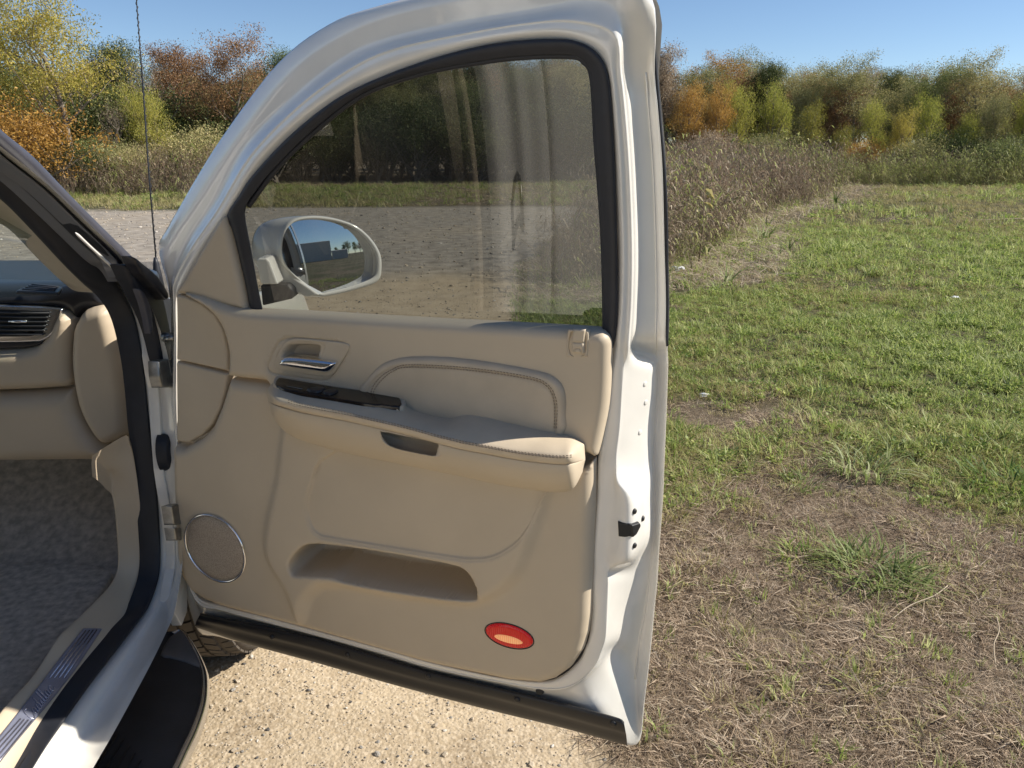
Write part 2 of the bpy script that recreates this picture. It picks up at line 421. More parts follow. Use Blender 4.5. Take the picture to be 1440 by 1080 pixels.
# ---- door shell: stamped white inner frame. stations x contours, traced on the door's own surfaces
ST = [
 # bottom, hinge -> latch
 [(276,831),(275,836),(275,841),(276,848),(280,861),(273,878)],
 [(313,848),(313,853),(313,857),(313,861),(313,868),(308,895)],
 [(380,865),(380,870),(380,875),(379,878),(379,883),(375,910)],
 [(454,884),(453,890),(452,894),(451,897),(450,900),(447,927)],
 [(530,906),(530,911),(530,915),(529,919),(528,923),(525,950)],
 [(609,928),(609,933),(608,938),(607,942),(606,947),(604,974)],
 [(700,948),(700,953),(700,957),(700,962),(700,968),(697,999)],
 [(761,955),(761,960),(768,967),(776,976),(781,986),(781,1019)],
 [(792,946),(790,954),(806,961),(815,968),(838,1001),(846,1035)],
 [(814,925),(816,933),(834,936),(848,944),(882,1008),(895,1046)],
 # latch side upwards
 [(823,908),(826,912),(844,915),(868,916),(893,955),(905,990)],
 [(828,890),(833,893),(850,895),(877,897),(898,908),(914,912)],
 [(829,860),(838,860),(852,860),(884,860),(907,860),(919,860)],
 [(830,820),(836,820),(853,820),(893,820),(912,820),(923,820)],
 [(832,800),(837,800),(854,800),(897,800),(914,800),(924,800)],
 [(832,783),(837,783),(854,783),(902,783),(916,783),(925,783)],
 [(834,755),(838,755),(855,755),(912,755),(919,755),(927,755)],
 [(838,700),(843,700),(861,700),(913,700),(921,700),(931,700)],
 [(839,672),(844,672),(863,672),(913,672),(921,672),(932,672)],
 [(840,645),(845,645),(864,645),(911,645),(920,645),(933,645)],
 [(844,600),(849,600),(869,600),(911,600),(922,600),(935,600)],
 [(852,544),(858,544),(873,540),(916,540),(926,540),(937,545)],
 [(858,510),(865,510),(876,512),(915,512),(925,512),(938,512)],
 [(861,490),(868,490),(878,492),(905,492),(922,494),(937,494)],
 [(864,470),(871,470),(879,470),(903,472),(922,472),(935.5,472)],
 [(868,421),(875,421),(882,421),(903,421),(923,421),(936,421)],
 [(869,344),(876,344),(883,344),(902,344),(922,344),(934,344)],
 [(864,236),(872,236),(879,236),(898,236),(918,236),(931,236)],
 [(858,156),(866,156),(873,156),(891,156),(912,156),(925,156)],
 [(852,105),(860,103),(867,102),(885,102),(908,102),(920,102)],
 # top corner and header, latch -> windscreen
 [(838,78),(849,66),(862,50),(876,24),(902,0),(915,-8)],
 [(800,59),(802,46),(805,32),(822,6),(832,-30),(838,-46)],
 [(739,57),(739,46),(739,35),(739,19),(735,-18),(732,-36)],
 [(644,74),(644,62),(644,51),(644,35),(636,-2),(630,-16)],
 [(550,104),(549,88),(548,73),(546,57),(540,20),(533,8)],
 [(487,133),(486,118),(484,105),(482,84),(474,50),(463,34)],
 [(420,180),(420,165),(418,154),(413,138),(402,106),(390,90)],
 [(365,236),(360,226),(354,220),(344,210),(326,202),(311,195)],
 [(322,303),(316,297),(310,293),(300,287),(280,276),(267,266)],
 [(285,356),(279,351),(271,350),(262,343),(246,328),(236,320)],
 [(256,408),(251,404),(247,396),(242,386),(232,366),(223,350)],
 # hinge side downwards
 [(250,425),(247,425),(245,424),(243,422),(240,418),(237,404)],
 [(250,480),(248,480),(246,478),(245,476),(243,474),(241,470)],
 [(250,560),(248,560),(245,560),(242,558),(240,556),(238,555)],
 [(251,640),(250,640),(249,640),(248,638),(247,638),(246,638)],
 [(254,760),(253,760),(252,760),(252,760),(251,760),(250,760)],
]
def depth_for(i):
    n = len(ST)
    if i <= 8: return [-.020, -.006, -.006, -.014, -.030, -.05]       # bottom
    if i == 9: return [-.020, -.008, -.010, -.045, -.085, -.10]
    if i <= 23: return [-.020, -.008, -.012, -.085, -.112, -.098]
    if i <= 29: return [-.014, -.004, -.010, -.052, -.076, -.074]
    if i <= 40: return [-.014, -.006, -.010, -.028, -.036, -.055]
    return [-.020, -.012, -.015, -.030, -.05, -.08]
CC = []
for k in range(6):
    row = []
    for i, st in enumerate(ST):
        d = depth_for(i); q = st[k]
        if k == 3 and 23 <= i <= 29: q = (st[2][0]+15, st[3][1])
        row += list(dw([q], d[k]))
    CC.append(row)
CC = np.array(CC)
# extra contour between k2 and k3: flat shelf that becomes the latch pocket
mid = []
for i, st in enumerate(ST):
    d = depth_for(i)
    if i in (15, 16, 17, 18):
        px = {15: (883, 787), 16: (887, 755), 17: (886.5, 700), 18: (872, 676)}[i]; mid += list(dw([px], -.0115))
    elif 23 <= i <= 29: mid += list(dw([(st[2][0]+7, st[2][1])], -.013))
    else:
        mid.append(CC[2][i]*.82+CC[3][i]*.18+EN*.0025)
C7 = [CC[0], CC[1], CC[2], np.array(mid), CC[3], CC[4], CC[5]]
hem = []
cen = CC[5].mean(0)
for i in range(len(ST)):
    v = cen-CC[5][i]; v /= np.linalg.norm(v); hem.append(CC[5][i]+v*.008-EN*.012)
C7.append(np.array(hem)); C7 = np.array(C7)
door = loft('front_door', C7, 5, 5, True, M['paint_in'])
door['label'] = 'open front passenger door, white frame around a beige inner trim panel'
bind(door)
def D_(o): o.parent = door; return o          # the door mesh sits in world coordinates
def dpatch(name, px, d=0.0, **k):
    feats = []
    for f in k.pop('featspx', ()):
        f = list(f); f[1] = dpx(f[1], d); feats.append(f)
    holes = [dpx(q, d) for q in k.pop('holespx', ())]
    return D_(patch(name, DF, dpx(px, d), d0=d, feats=feats, holes=holes, **k))

SEAL_O = [(319,303),(354,248),(404,194),(467,143),(529,111),(612,81),(696,61),(779,54.5),(817,60),(842,77),(856,107),(862,165),(867,290),(869,373),(868,457),(861,492),(852,492),(847,463),(740,457),(640,451),(533,446),(373,437),(353,434)]
SEAL_I = [(346,290),(383,240),(437,186),(508,132),(592,102),(675,86),(737,79),(800,78),(819,86),(831,111),(837,207),(846,332),(848,452),(845,464),(740,459),(640,453),(533,448),(380,439),(369,434),(350,330),(344,305)]
def piecewise(px, cuts, ns, d):
    P = dpx(px, d); out = []
    P = catmull(P, 6); k = [c*6 for c in cuts]
    for a_, b_, n0 in zip(k[:-1], k[1:], ns): out.append(resample(P[a_:b_+1], n0)[:-1])
    out.append(P[k[-1]:k[-1]+1]); return np.vstack(out)
SO = [(352,436),(345,400),(336,360),(327,325),(319,303),(335,277),(354,248),(404,194),(467,143),(529,111),(612,81),(696,61),(779,54.5),(817,60),(842,77),(856,107),(862,165),(867,290),(869,373),(868,457),(861,494)]
SI = [(370,438),(362,400),(352,345),(345,308),(346,290),(362,266),(383,240),(437,186),(508,132),(592,102),(675,86),(737,79),(800,78),(812,81),(821,88),(831,111),(837,207),(843,290),(846,332),(848,400),(847,470)]
cuts = [0, 4, 9, 12, 15, 20]; ns = [14, 30, 24, 12, 30]
def sring(px, d): q = piecewise(px, cuts, ns, d); return DF.P(q[:, 0], q[:, 1], np.full(len(q), d))
mixp = lambda f: [(a_[0]*(1-f)+b_[0]*f, a_[1]*(1-f)+b_[1]*f) for a_, b_ in zip(SO, SI)]
D_(loft('window_seal', np.array([sring(SO, -.02), sring(mixp(.02), -.004), sring(mixp(.3), .0), sring(mixp(.8), -.004), sring(SI, -.010), sring(SI, -.05)]), 1, 3, False, M['rubber']))
# inner lip of the run channel, set back
lip = catmull(dpx([(346,290),(383,240),(437,186),(508,132),(592,102),(675,86),(737,79),(800,78),(819,86),(831,111),(837,207),(846,332),(849,462)], -.006), 6)
D_(tube('glass_run_channel', DF.P(lip[:, 0], lip[:, 1], np.full(len(lip), -.014)), .005, M['rubber'], n=6))
GL = [(335,300),(375,236),(430,180),(505,126),(590,95),(675,80),(737,72),(802,71),(826,80),(838,108),(845,207),(854,332),(856,480),(740,480),(600,480),(450,470),(362,460),(342,330)]
D_(patch('window_glass', DF, dpx(GL, -.026), d0=-.026, h=0, r=.01, back=0, res=.05, smooth=2, edge=.02, mat=M['glass']))
# outer skin of the door with the window opening
sk = catmull(C7[6], 3, True)
sk2 = np.array([[np.dot(p-H0, ES), p[2]] for p in sk])
D_(patch('door_skin', DF, sk2, d0=-.112, h=-.012, r=.05, back=0, res=.03, smooth=1, edge=.012, mat=M['paint'], holes=[dpx([(u, v+(34 if v > 425 else 0)) for u, v in SEAL_O], -.10)]))

def seam(name, k, i0, i1, off, rad, mat):
    P = np.array([C7[k][i]+EN*off for i in range(i0, i1)]); return D_(tube(name, catmull(P, 5), rad, mat, n=6))
M['sealer'] = principled('seam_sealer', (.62, .60, .55), .45)
seam('seam_sealer', 5, 10, 30, -.0004, .0018, M['paint_in'])
seam('trim_gap_shade', 0, 0, 24, .004, .0028, M['grayrub0'] if 'grayrub0' in M else M['rubber'])  # dark tube standing in for the shade between trim and shell
# ---- trim
dpatch('sail_trim', [(254,411),(262,395),(285,357),(305,323),(317,305),(322,306),(330,335),(341,380),(352,433),(346,434),(331,431),(300,423),(275,414)], d=-.010, h=.018, r=.012, back=.01, res=.01, smooth=2, mat=M['trim2'])
UP_TOP = [(262,411),(285,415),(305,422),(331,431),(353,435),(373,437),(450,441),(533,446),(640,452),(699,455),(770,459),(838,463),(852,467),(859,476),(860,490),(859,530),(856,570),(850,602),(842,636),(837,640),(825,634)]
UP_BOT = [(805,650),(744,640),(653,620),(560,600),(470,580),(400,565),(385,548),(382,534),(355,531),(327,527)]
ARC = [(326,524),(327,492),(319,461),(308,443),(293,430),(272,418)]
up_h = [dpx([(398,500),(401,490),(409,482),(420,479),(440,479),(457,481),(461,485),(458,494),(453,504),(430,502)], .03)]
upper = dpatch('upper_trim', UP_TOP+UP_BOT+ARC, d=.004, h=.022, r=.02, back=.025, res=.011, smooth=2, edge=.005, mat=M['trim'],
   featspx=[('groove', [(386,513),(387,507),(398,482),(408,474),(425,472),(460,475),(488,478),(497,484),(493,497),(483,513),(474,526),(462,531),(427,527),(398,522),(388,518)], .0028, .004, True),
            ('bump', [(398,500),(401,490),(409,482),(420,479),(440,479),(457,481),(461,485),(458,494),(453,506),(430,508),(405,506)], -.03, .012)])
dpatch('upper_corner_trim', [(250,414),(262,416),(285,426),(303,441),(315,461),(322,492),(322,521),(285,513),(250,505)], d=.002, h=.006, r=.006, back=.02, res=.012, smooth=1, mat=M['trim2'])
dpatch('lower_corner_trim', [(250,508),(285,516),(322,525),(318,550),(311,575),(300,596),(286,611),(267,622),(251,620)], d=.002, h=.006, r=.006, back=.02, res=.012, smooth=1, mat=M['trim2'])
LOW = [(250,625),(266,626),(290,613),(305,598),(317,570),(325,545),(330,530),(360,534),(385,537),(420,560),(560,600),(700,630),(800,652),(826,650),(838,643),(838,700),(836,760),(832,860),(829,885),(822,910),(806,934),(785,949),(765,955),(720,951),(609,928),(454,884),(339,854),(313,847),(292,838),(275,826),(262,805),(256,780),(253,740),(251,680)]
pocket = [(423,784),(424,776),(430,766),(439,757),(449,752),(473,751),(532,758),(600,769),(653,779),(670,788),(680,803),(684,817),(682,829),(672,831),(629,826),(580,819),(541,813),(500,805),(482,799),(462,798),(434,797),(426,793)]
midp = [(469,634),(455,668),(448,695),(448,712),(454,730),(466,741),(483,745),(560,757),(653,771),(680,773),(707,769),(736,752),(755,729),(768,699),(778,660),(700,640),(560,600)]
dpatch('lower_trim', LOW, d=-.006, h=.026, r=.024, back=.02, res=.008, smooth=1, edge=.004, mat=M['trim'],
   featspx=[('bump', [(420,560),(395,660),(381,720),(378,760),(388,790),(408,822),(424,866),(440,870),(466,822),(560,834),(676,846),(735,815),(760,775),(784,700),(800,640),(700,600),(560,580)], .022, .035),
            ('bump', midp, -.006, .006),
            ('groove', midp[:-3], .003, .002, False),
            ('bump', pocket, -.125, .009)])
# storage pocket back wall lies in the height field; its lip bead
# insert with double stitching
INS = [(507,548),(513,537),(524,524),(537,512),(552,505),(579,500),(634,501),(699,509),(758,520),(778,527),(791,538),(797,555),(797,583),(793,612),(740,615),(650,605),(560,585),(520,570)]
dpatch('insert_panel', INS, d=.022, h=.014, r=.012, back=.02, res=.012, smooth=2, mat=M['leather'],
   featspx=[('groove', [(520,553),(525,542),(535,530),(550,519),(572,513),(634,515),(699,522),(750,531),(768,538),(780,552),(784,575),(783,605)], .0035, .0022, False)])
def stitches(path_px, dd, name='stitching', L=.0042, gap=.002, rr=.0009, mat=None):
    P = dw(path_px, dd); P = catmull(P, 8); ln = np.linalg.norm(np.diff(P, axis=0), axis=1).sum()
    n = int(ln/(L+gap)); Q = resample(P, n*3+1); V = []; F = []
    for i in range(n):
        v, f = tube(None, Q[i*3:i*3+3], rr, n=4); o = len(V); V += v; F += [tuple(q+o for q in g) for g in f]
    o = mesh_obj(name, V, F, mat or M['thread']); return D_(o)
M['thread'] = principled('tan_thread', (.32, .255, .185), .7)
for off in (0, 3.2):
    stitches([(524-off,556),(528-off,545-off*.6),(538-off*.8,533-off),(552,522.5-off),(572,516.5-off),(634,518.5-off),(699,525.5-off),(750,534.5-off),(766+off*.6,541-off*.6),(776+off,554),(780+off,575),(779+off,604)], .0365)
# inner door handle
dpatch('handle_bezel', [(388,513),(389,507),(399,484),(409,475.5),(425,474),(460,477),(487,480),(495,485),(491,497),(481,512),(473,524),(462,529),(427,525),(399,520),(390,517)], d=.020, h=.0085, r=.003, back=.0, res=.008, smooth=2, edge=.003, mat=M['trim2'],
   featspx=[('bump', [(398,500),(401,490),(409,482),(420,479),(440,479),(457,481),(461,485),(458,494),(453,506),(430,508),(405,506)], -.034, .010)])
hp = [(394,512),(397,505),(402,501),(420,501),(440,503),(458,505),(473,507.5),(475,511),(468,520),(460,523),(445,521),(425,518),(405,515)]
dpatch('door_handle', hp, d=.030, h=.013, r=.011, back=.012, res=.006, smooth=2, edge=.0025, rings=8, mat=M['chrome'])
# speaker
sc_ = DF.px(303, 771, .02); se_ = DF.px(342, 775, .02); st_ = DF.px(300, 722, .02)
rad_s = (abs(se_[0]-sc_[0])+abs(st_[1]-sc_[1]))/2
D_(patch('speaker_grille', DF, disc_pts(DF, sc_, rad_s*.97, rad_s*.97), d0=.019, h=.007, r=.03, back=.008, res=.01, smooth=1, edge=.006, mat=M['grille']))
ring = disc_pts(DF, sc_, rad_s, rad_s, 72)
D_(tube('speaker_ring', DF.P(ring[:, 0], ring[:, 1], np.full(72, .0225)), .0032, M['chrome'], n=8, closed=True))
ring2 = disc_pts(DF, sc_, rad_s+.008, rad_s+.008, 72)
# courtesy lamp
lc = DF.px(716, 894, .02); lr = DF.px(750, 902, .02); ltp = DF.px(712, 877, .02)
rx, ry = np.linalg.norm(lr-lc), np.linalg.norm(ltp-lc)*.98
rot = math.atan2(lr[1]-lc[1], lr[0]-lc[0])
D_(patch('courtesy_lamp', DF, disc_pts(DF, lc, rx, ry, rot=rot), d0=.018, h=.006, r=.008, back=.006, res=.006, smooth=1, edge=.003, mat=M['red']))
c2 = lc-np.array([.0, .006])
D_(patch('courtesy_lamp_lens', DF, disc_pts(DF, c2, rx*.6, ry*.33, rot=rot), d0=.0235, h=.002, r=.004, back=.003, res=.006, smooth=1, edge=.003, mat=M['lit']))
rg = disc_pts(DF, lc, rx+.001, ry+.001, 60, rot=rot)
D_(tube('lamp_bezel', DF.P(rg[:, 0], rg[:, 1], np.full(60, .0205)), .0012, M['hole'], n=6, closed=True))
# lock slider
dpatch('lock_bezel', [(797,502),(797,480),(799,463),(802,462),(828,464),(829,470),(828,502)], d=.023, h=.005, r=.003, back=.006, res=.006, smooth=1, edge=.003, mat=M['trim2'],
   featspx=[('bump', [(802,498),(803,466),(824,468),(823,499)], -.004, .003)])
dpatch('lock_slider', [(805,496),(805,478),(807,461),(825,462),(823,480),(823,497)], d=.026, h=.008, r=.004, back=.006, res=.005, smooth=1, edge=.0025, mat=M['trim'], featspx=[('groove', [(805,480),(824,481.5)], .002, .003, False), ('groove', [(809,494),(810,489),(817,489),(819,495)], .0015, .002, False)])

# ---- armrest
xs0 = [(376,547),(391,532),(415,534),(440,538),(475,543),(506,548),(540,554),(562,560),(585,575),(612,583),(632,585),(653,579),(680,581),(712,589),(744,597),(780,607),(804,613),(820,623)]
xs3 = [(377,563),(386,568),(405,574),(423,579),(453,585),(490,592),(520,599),(545,604.5),(580,613),(612,622),(632,627),(653,632),(680,637),(712,643),(744,648),(785,652),(806,650.5),(823,645)]
roll = [(375.5,551),(383,555),(400,560.5),(420,566),(450,571),(487,577),(518,583),(543,589),(578,597),(610,606),(632,611),(655,615),(681,620),(713,626),(745,631),(786,635),(806,634),(822,630)]
bot = [(379,572),(384,585),(393,599),(407,611),(425,619),(450,627),(478,635),(510,642),(545,649),(585,657),(620,664),(655,671),(690,679),(725,685),(757,690),(785,692),(806,687),(819,664)]
n_ = len(xs0)
def dep(i, full, endv=.03):
    e = min(i, n_-1-i)/2.2; k = min(1, e); k = math.sqrt(max(0, 1-(1-k)**2)); return endv+(full-endv)*k
A0 = dw(xs0, [.022]*n_); A1b = dw([(a[0]*.35+b[0]*.65, a[1]*.35+b[1]*.65) for a, b in zip(xs0, roll)], [dep(i, .078) for i in range(n_)])
A1b[:, 2] += .004
A1 = dw(roll, [dep(i, .108) for i in range(n_)])
A2 = dw([(a[0]*.5+b[0]*.5, a[1]*.5+b[1]*.5) for a, b in zip(roll, xs3)], [dep(i, .118) for i in range(n_)])
A3 = dw(xs3, [dep(i, .113) for i in range(n_)])
A3b = dw([(p[0], p[1]+.6) for p in xs3], [dep(i, .100) for i in range(n_)])
padm = D_(loft('armrest_pad', np.array([A0, A1b, A1, A2, A3, A3b]), 6, 4, False, M['pad']))
B0 = dw([(p[0], p[1]+.8) for p in xs3], [dep(i, .100) for i in range(n_)])
B1 = dw([(p[0], p[1]+2) for p in xs3], [dep(i, .110) for i in range(n_)])
B2 = dw([(a[0]*.6+b[0]*.4, a[1]*.6+b[1]*.4) for a, b in zip(xs3, bot)], [dep(i, .108) for i in range(n_)])
B3 = dw([(a[0]*.22+b[0]*.78, a[1]*.22+b[1]*.78) for a, b in zip(xs3, bot)], [dep(i, .092) for i in range(n_)])
B4 = dw(bot, [dep(i, .062) for i in range(n_)])
B5 = dw([(p[0], p[1]-10) for p in bot], [.018]*n_)
cup = [(534,606),(560,611),(590,617),(617,623),(617,632),(613,641),(590,638),(562,632),(546,626),(538,617)]
def cup_test(c):
    r = c-CAM; z = r@np.array([sy*cp, cy*cp, -sp]); u = 720+FPX*(r@np.array([cy, -sy, 0]))/z; v = 540-FPX*(r@np.array([sy*sp, cy*sp, cp]))/z
    st = np.dot(c-H0, EN)-float(lean(c[2]))
    return st > .07 and bool(inside(np.array([[u, v]]), np.array(cup, float))[0])
bodym = D_(loft('armrest_body', np.array([B0, B1, B2, B3, B4, B5]), 20, 10, False, M['trim'], drop=cup_test))
cu = np.array(cup, float); cc = cu.mean(0)
L0 = dw([tuple(cc+(p-cc)*1.10) for p in cu], .1085)
L1 = dw([tuple(cc+(p-cc)*1.0) for p in cu], .1105); L1b = dw([tuple(cc+(p-cc)*.95) for p in cu], .104); L2 = dw([tuple(cc+(p-cc)*.93) for p in cu], .062); L3 = dw([tuple(cc+(p-cc)*.02) for p in cu], .062)
D_(loft('pull_cup', np.array([L0, L1, L1b, L2, L3]), 4, 3, True, M['trim2'], linv=True))
for off, dd in ((-11, .1185), (-8.3, .1195)):
    stitches([(p[0], p[1]+off) for p in xs3[2:-1]], dd)
# switch panel
SW = [(387,541),(390,534),(398,533),(427,538),(477,546),(527,553),(556,558),(564,564),(562,573),(535,571),(510,569),(460,560),(410,551),(393,546)]
pb = BVHTree.FromPolygons([v.co for v in padm.data.vertices], [tuple(p.vertices) for p in padm.data.polygons])
hp_ = [pb.ray_cast(Vector(CAM), Vector(ray(u, v)).normalized())[0] for u, v in SW]
hp_ = np.array([tuple(q) for q in hp_ if q is not None]); hc_ = hp_.mean(0)
nn_ = np.linalg.svd(hp_-hc_)[2][2]; nn_ *= np.sign(nn_@(CAM-hc_)); ex_ = np.cross(EZ, nn_); ex_ /= np.linalg.norm(ex_); SPF = PlaneFrame(hc_+nn_*max(0, ((hp_-hc_)@nn_).max())*.6, ex_, np.cross(nn_, ex_), nn_)
def sw(name, px, d, **k): return D_(patch(name, SPF, [SPF.px(u, v, d) for u, v in px], d0=d, **k))
sw('switch_surround', [(384,542),(388,532.5),(398,530.5),(427,535),(477,543),(527,550),(558,555),(569,562),(570,573),(560,577),(535,574),(510,572),(460,563),(410,554),(391,549)], -.004, h=.006, r=.003, back=.02, res=.01, smooth=2, edge=.004, mat=M['pad'])
sw('switch_panel', SW, .0015, h=.003, r=.003, back=.01, res=.01, smooth=2, edge=.004, mat=M['wood'])
for q in ([(431,549),(446,545.5),(459,548),(445,553)], [(453,552.5),(465,548.5),(476,550.5),(464,556)]):
    sw('window_switch', q, .0045, h=.004, r=.003, back=.004, res=.006, smooth=2, edge=.002, mat=M['dark'])
q0, q1 = SPF.px(403, 543, .005), SPF.px(425, 547, .005); D_(tube('lock_switch_line', [SPF.P(q0[0], q0[1], .0052), SPF.P(q1[0], q1[1], .0052)], .0008, M['steel'], n=5))

# ---- rubber skirt along the bottom edge
T0 = [(281,862),(339,873.5),(400,887),(450,899),(530,922),(606,945),(700,967),(781,986),(840,1001),(871,1010),(878,1016)]
T1 = [(278,870),(337,884),(398,899),(449,912),(529,936),(606,957),(700,980),(780,1001),(838,1017),(874,1027),(880,1030)]
T2 = [(276,874),(336,890),(397,905),(449,918),(529,942),(606,963),(700,986),(780,1007),(838,1023),(876,1033),(881,1036)]
T3 = [(274,881),(334,901),(396,918),(448,932),(528,955),(605,976),(698,1000),(780,1020),(836,1035),(872,1045),(882,1047)]
sk = [dw(T0, -.012), dw(T0, -.002)-EZ*.004, dw(T1, .0), dw(T2, -.008), dw(T3, -.018), dw(T3, -.06)]
D_(loft('rubber_skirt', np.array(sk), 4, 3, False, M['blackplastic']))
def disc_on_door(name, u, v, d, r, h, mat):
    c = DF.px(u, v, d); return D_(patch(name, DF, disc_pts(DF, c, r, r, 20), d0=d, h=h, r=r*.6, back=.004, res=.01, smooth=1, edge=.003, mat=mat))
for u, v in ((382,896),(488,921),(602,951),(727,984),(862,1018)): disc_on_door('skirt_clip', u, v, .0015, .007, .003, M['blackplastic'])
disc_on_door('drain_plug', 759, 972, -.008, .009, .004, M['hole'])
# latch and screws, laid on the shut face
bvh = BVHTree.FromPolygons([v.co for v in door.data.vertices], [tuple(p.vertices) for p in door.data.polygons])
def hit(u, v):
    h = bvh.ray_cast(Vector(CAM), Vector(ray(u, v)).normalized()); return h
def on_shell(name, px, h, mat, r=.003, round_=0):
    hc = hit(*np.mean(px, 0)); n = hc[1]
    if n.dot(Vector(CAM)-hc[0]) < 0: n = -n
    n = np.array(n); ex = np.cross(EZ, n); ex /= np.linalg.norm(ex); ey = np.cross(n, ex)
    F = PlaneFrame(np.array(hc[0]), ex, ey, n)
    if round_: return D_(patch(name, F, disc_pts(F, (0, 0), round_, round_, 20), d0=.0005, h=h, r=r, back=.003, res=.01, smooth=1, edge=.003, mat=mat))
    return D_(patch(name, F, [F.px(u, v) for u, v in px], d0=.0008, h=h, r=r, back=.004, res=.008, smooth=1, edge=.003, mat=mat))
on_shell('door_latch', [(869,733),(886,737),(889,741),(888,753),(880,755),(870,754)], .002, M['hole'])
on_shell('latch_claw', [(884,737),(897,733),(898,738),(892,750),(886,755)], .006, M['blackplastic'], r=.002)
for u, v in ((892,719),(903.5,729),(892,767)): on_shell('latch_screw', [(u, v)], .003, M['blackplastic'], r=.004, round_=.0058)
for u, v in ((907,540),(908,566),(900,608)): on_shell('access_plug', [(u, v)], .0012, M['paint_in'], r=.003, round_=.005)
# dark outer trim strip down the rear edge of the window frame
ms = dw([(917,32),(921,100),(927,170),(933,240),(936,300),(937,370),(937.5,430),(937,486)], -.104)
D_(tube('edge_moulding', catmull(ms, 4), .004, M['rubber'], n=8))

# ---- side mirror, outboard of the glass
MB = DF.P(.19, 1.02, -.12)
def mir(u, v, y): return on_y(u, v, y)
MO = [(356,352),(358,330),(368,315),(384,306.5),(412,304),(447,304.5),(480,309),(505,319),(524,336),(535,357),(537,378),(534,393),(526,400),(500,408),(470,414),(451,417),(444,415),(420,400),(405,385),(396,372),(394,362),(395,340)]
RIM = [(396,366),(394,345),(398,325),(408,311),(425,305),(450,304),(478,309),(503,319),(523,337),(535,358),(536.5,380),(533,393),(520,401),(490,410),(462,416),(449,416),(430,404),(408,385)]
RIMI = [(400,364),(398.5,346),(402,328),(411,315),(427,309.5),(450,309),(475,313),(498,322),(516,338),(528,358),(529.5,378),(526.5,388),(515,395),(488,404),(462,410),(450,411.5),(432,400),(411,382)]
MY = 1.95
gc = np.array([mir(u, v, MY) for u, v in RIMI]).mean(0)
tgt = gc+60*np.array([.88, -.475, .0])
v1 = (CAM-gc)/np.linalg.norm(CAM-gc); v2 = (tgt-gc)/np.linalg.norm(tgt-gc); mn = v1+v2; mn /= np.linalg.norm(mn)
rn = mn*.8+v1*.35; rn /= np.linalg.norm(rn); rx_ = np.cross(EZ, rn); rx_ /= np.linalg.norm(rx_)
RF = PlaneFrame(gc, rx_, np.cross(rn, rx_), rn)
def rp(px, d): q = np.array([RF.px(u, v, d) for u, v in px]); return RF.P(q[:, 0], q[:, 1], np.full(len(q), d))
rim = rp(RIM, .0); rimi = rp(RIMI, .0); rimi2 = rp(RIMI, -.012)
cen = rim.mean(0)
def shr(P, k, dd, dx=0, dz=0): return cen+(P-cen)*k-rn*dd+np.array([dx, 0, dz])
house = D_(loft('mirror_housing', np.array([rimi2-rn*.03, rimi2, rimi, (rim+rimi)/2+rn*.004, rim, shr(rim, 1.015, .010, -.004), shr(rim, 1.0, .035, -.035), shr(rim, .90, .07, -.065), shr(rim, .62, .10, -.075), shr(rim, .05, .115, -.07)]), 4, 4, True, M['paint']))
def slab(name, px, y, th, mat):
    f_ = [mir(u, v, y) for u, v in px]; kk = len(f_); vv = f_+[p+np.array([.0, th, .0]) for p in f_]
    o = mesh_obj(name, vv, [tuple(range(kk))[::-1], tuple(range(kk, 2*kk))]+[(i, (i+1) % kk, kk+(i+1) % kk, kk+i) for i in range(kk)], mat, smooth=False)
    bv = o.modifiers.new('bevel', 'BEVEL'); bv.width = .004; bv.segments = 2; return D_(o)
slab('mirror_arm', [(360,367),(363,363),(375,363),(379,368),(391,400),(367,400)], 1.84, .08, M['paint'])
slab('mirror_shoulder', [(377,366),(396,366),(410,388),(432,403),(449,415),(430,418),(412,409),(404,400),(389,400)], 1.90, .06, M['paint'])
slab('mirror_base', [(366,401),(404,401),(411,408),(412,420),(395,424),(369,430)], 1.86, .09, M['blackplastic'])
ex = np.cross(EZ, mn); ex /= np.linalg.norm(ex); ey = np.cross(mn, ex)
MF = PlaneFrame(gc-rn*.004, ex, ey, mn)
gq = [MF.px(u, v) for u, v in [(cc_[0]*1.0, cc_[1]) for cc_ in RIMI]]
RC = 1.15
def mrefl(u, v):
    q = MF.px(u, v); nv = mn+(q[0]*ex+q[1]*ey)/RC; nv /= np.linalg.norm(nv); p = MF.P(q[0], q[1], 0.); d = (p-CAM)/np.linalg.norm(p-CAM); return p, d-2*(d@nv)*nv
D_(patch('mirror_glass', MF, gq, d0=0, h=0, r=.01, back=0, res=.008, smooth=3, edge=.006, mat=M['mirror'], base=lambda P: -(P**2).sum(1)/(2*RC)))

# ================================================================== body side around the opening
XS = {'SL': -.845, 'SR': -.825, 'J1': -.785, 'J2': -.725}
SL = [(-60,218),(0,273),(24,295),(60,333),(96,372),(120,396),(146,420),(163,450),(175,500),(181,545),(186,601),(194,662),(199,730),(202,780),(200,808),(193,832),(180,861),(159,884),(130,920),(96,962),(60,1015),(27,1070),(-40,1180)]
SR = [(-60,183),(0,236),(36,268),(96,326),(135,365),(155,388),(170,421),(182,452),(190,495),(196,544),(201,590),(207,642),(214,713),(217,760),(217,800),(212,828),(200,858),(184,882),(160,914),(124,960),(86,1010),(42,1068),(-25,1180)]
J1 = [(-60,168),(0,221),(60,268),(108,314),(156,360),(173,386),(190,415),(202,460),(212,500),(219,545),(222,590),(226,660),(235,710),(242,762),(242,800),(233,840),(220,868),(202,897),(185,928),(162,968),(133,1012),(100,1066),(30,1180)]
J2 = [(-60,152),(0,205),(60,253),(118,308),(166,355),(186,382),(204,412),(222,455),(236,500),(244,545),(249,590),(252,660),(255,710),(257,762),(256,800),(250,838),(243,868),(232,893),(214,930),(195,966),(160,1030),(131,1080),(75,1180)]
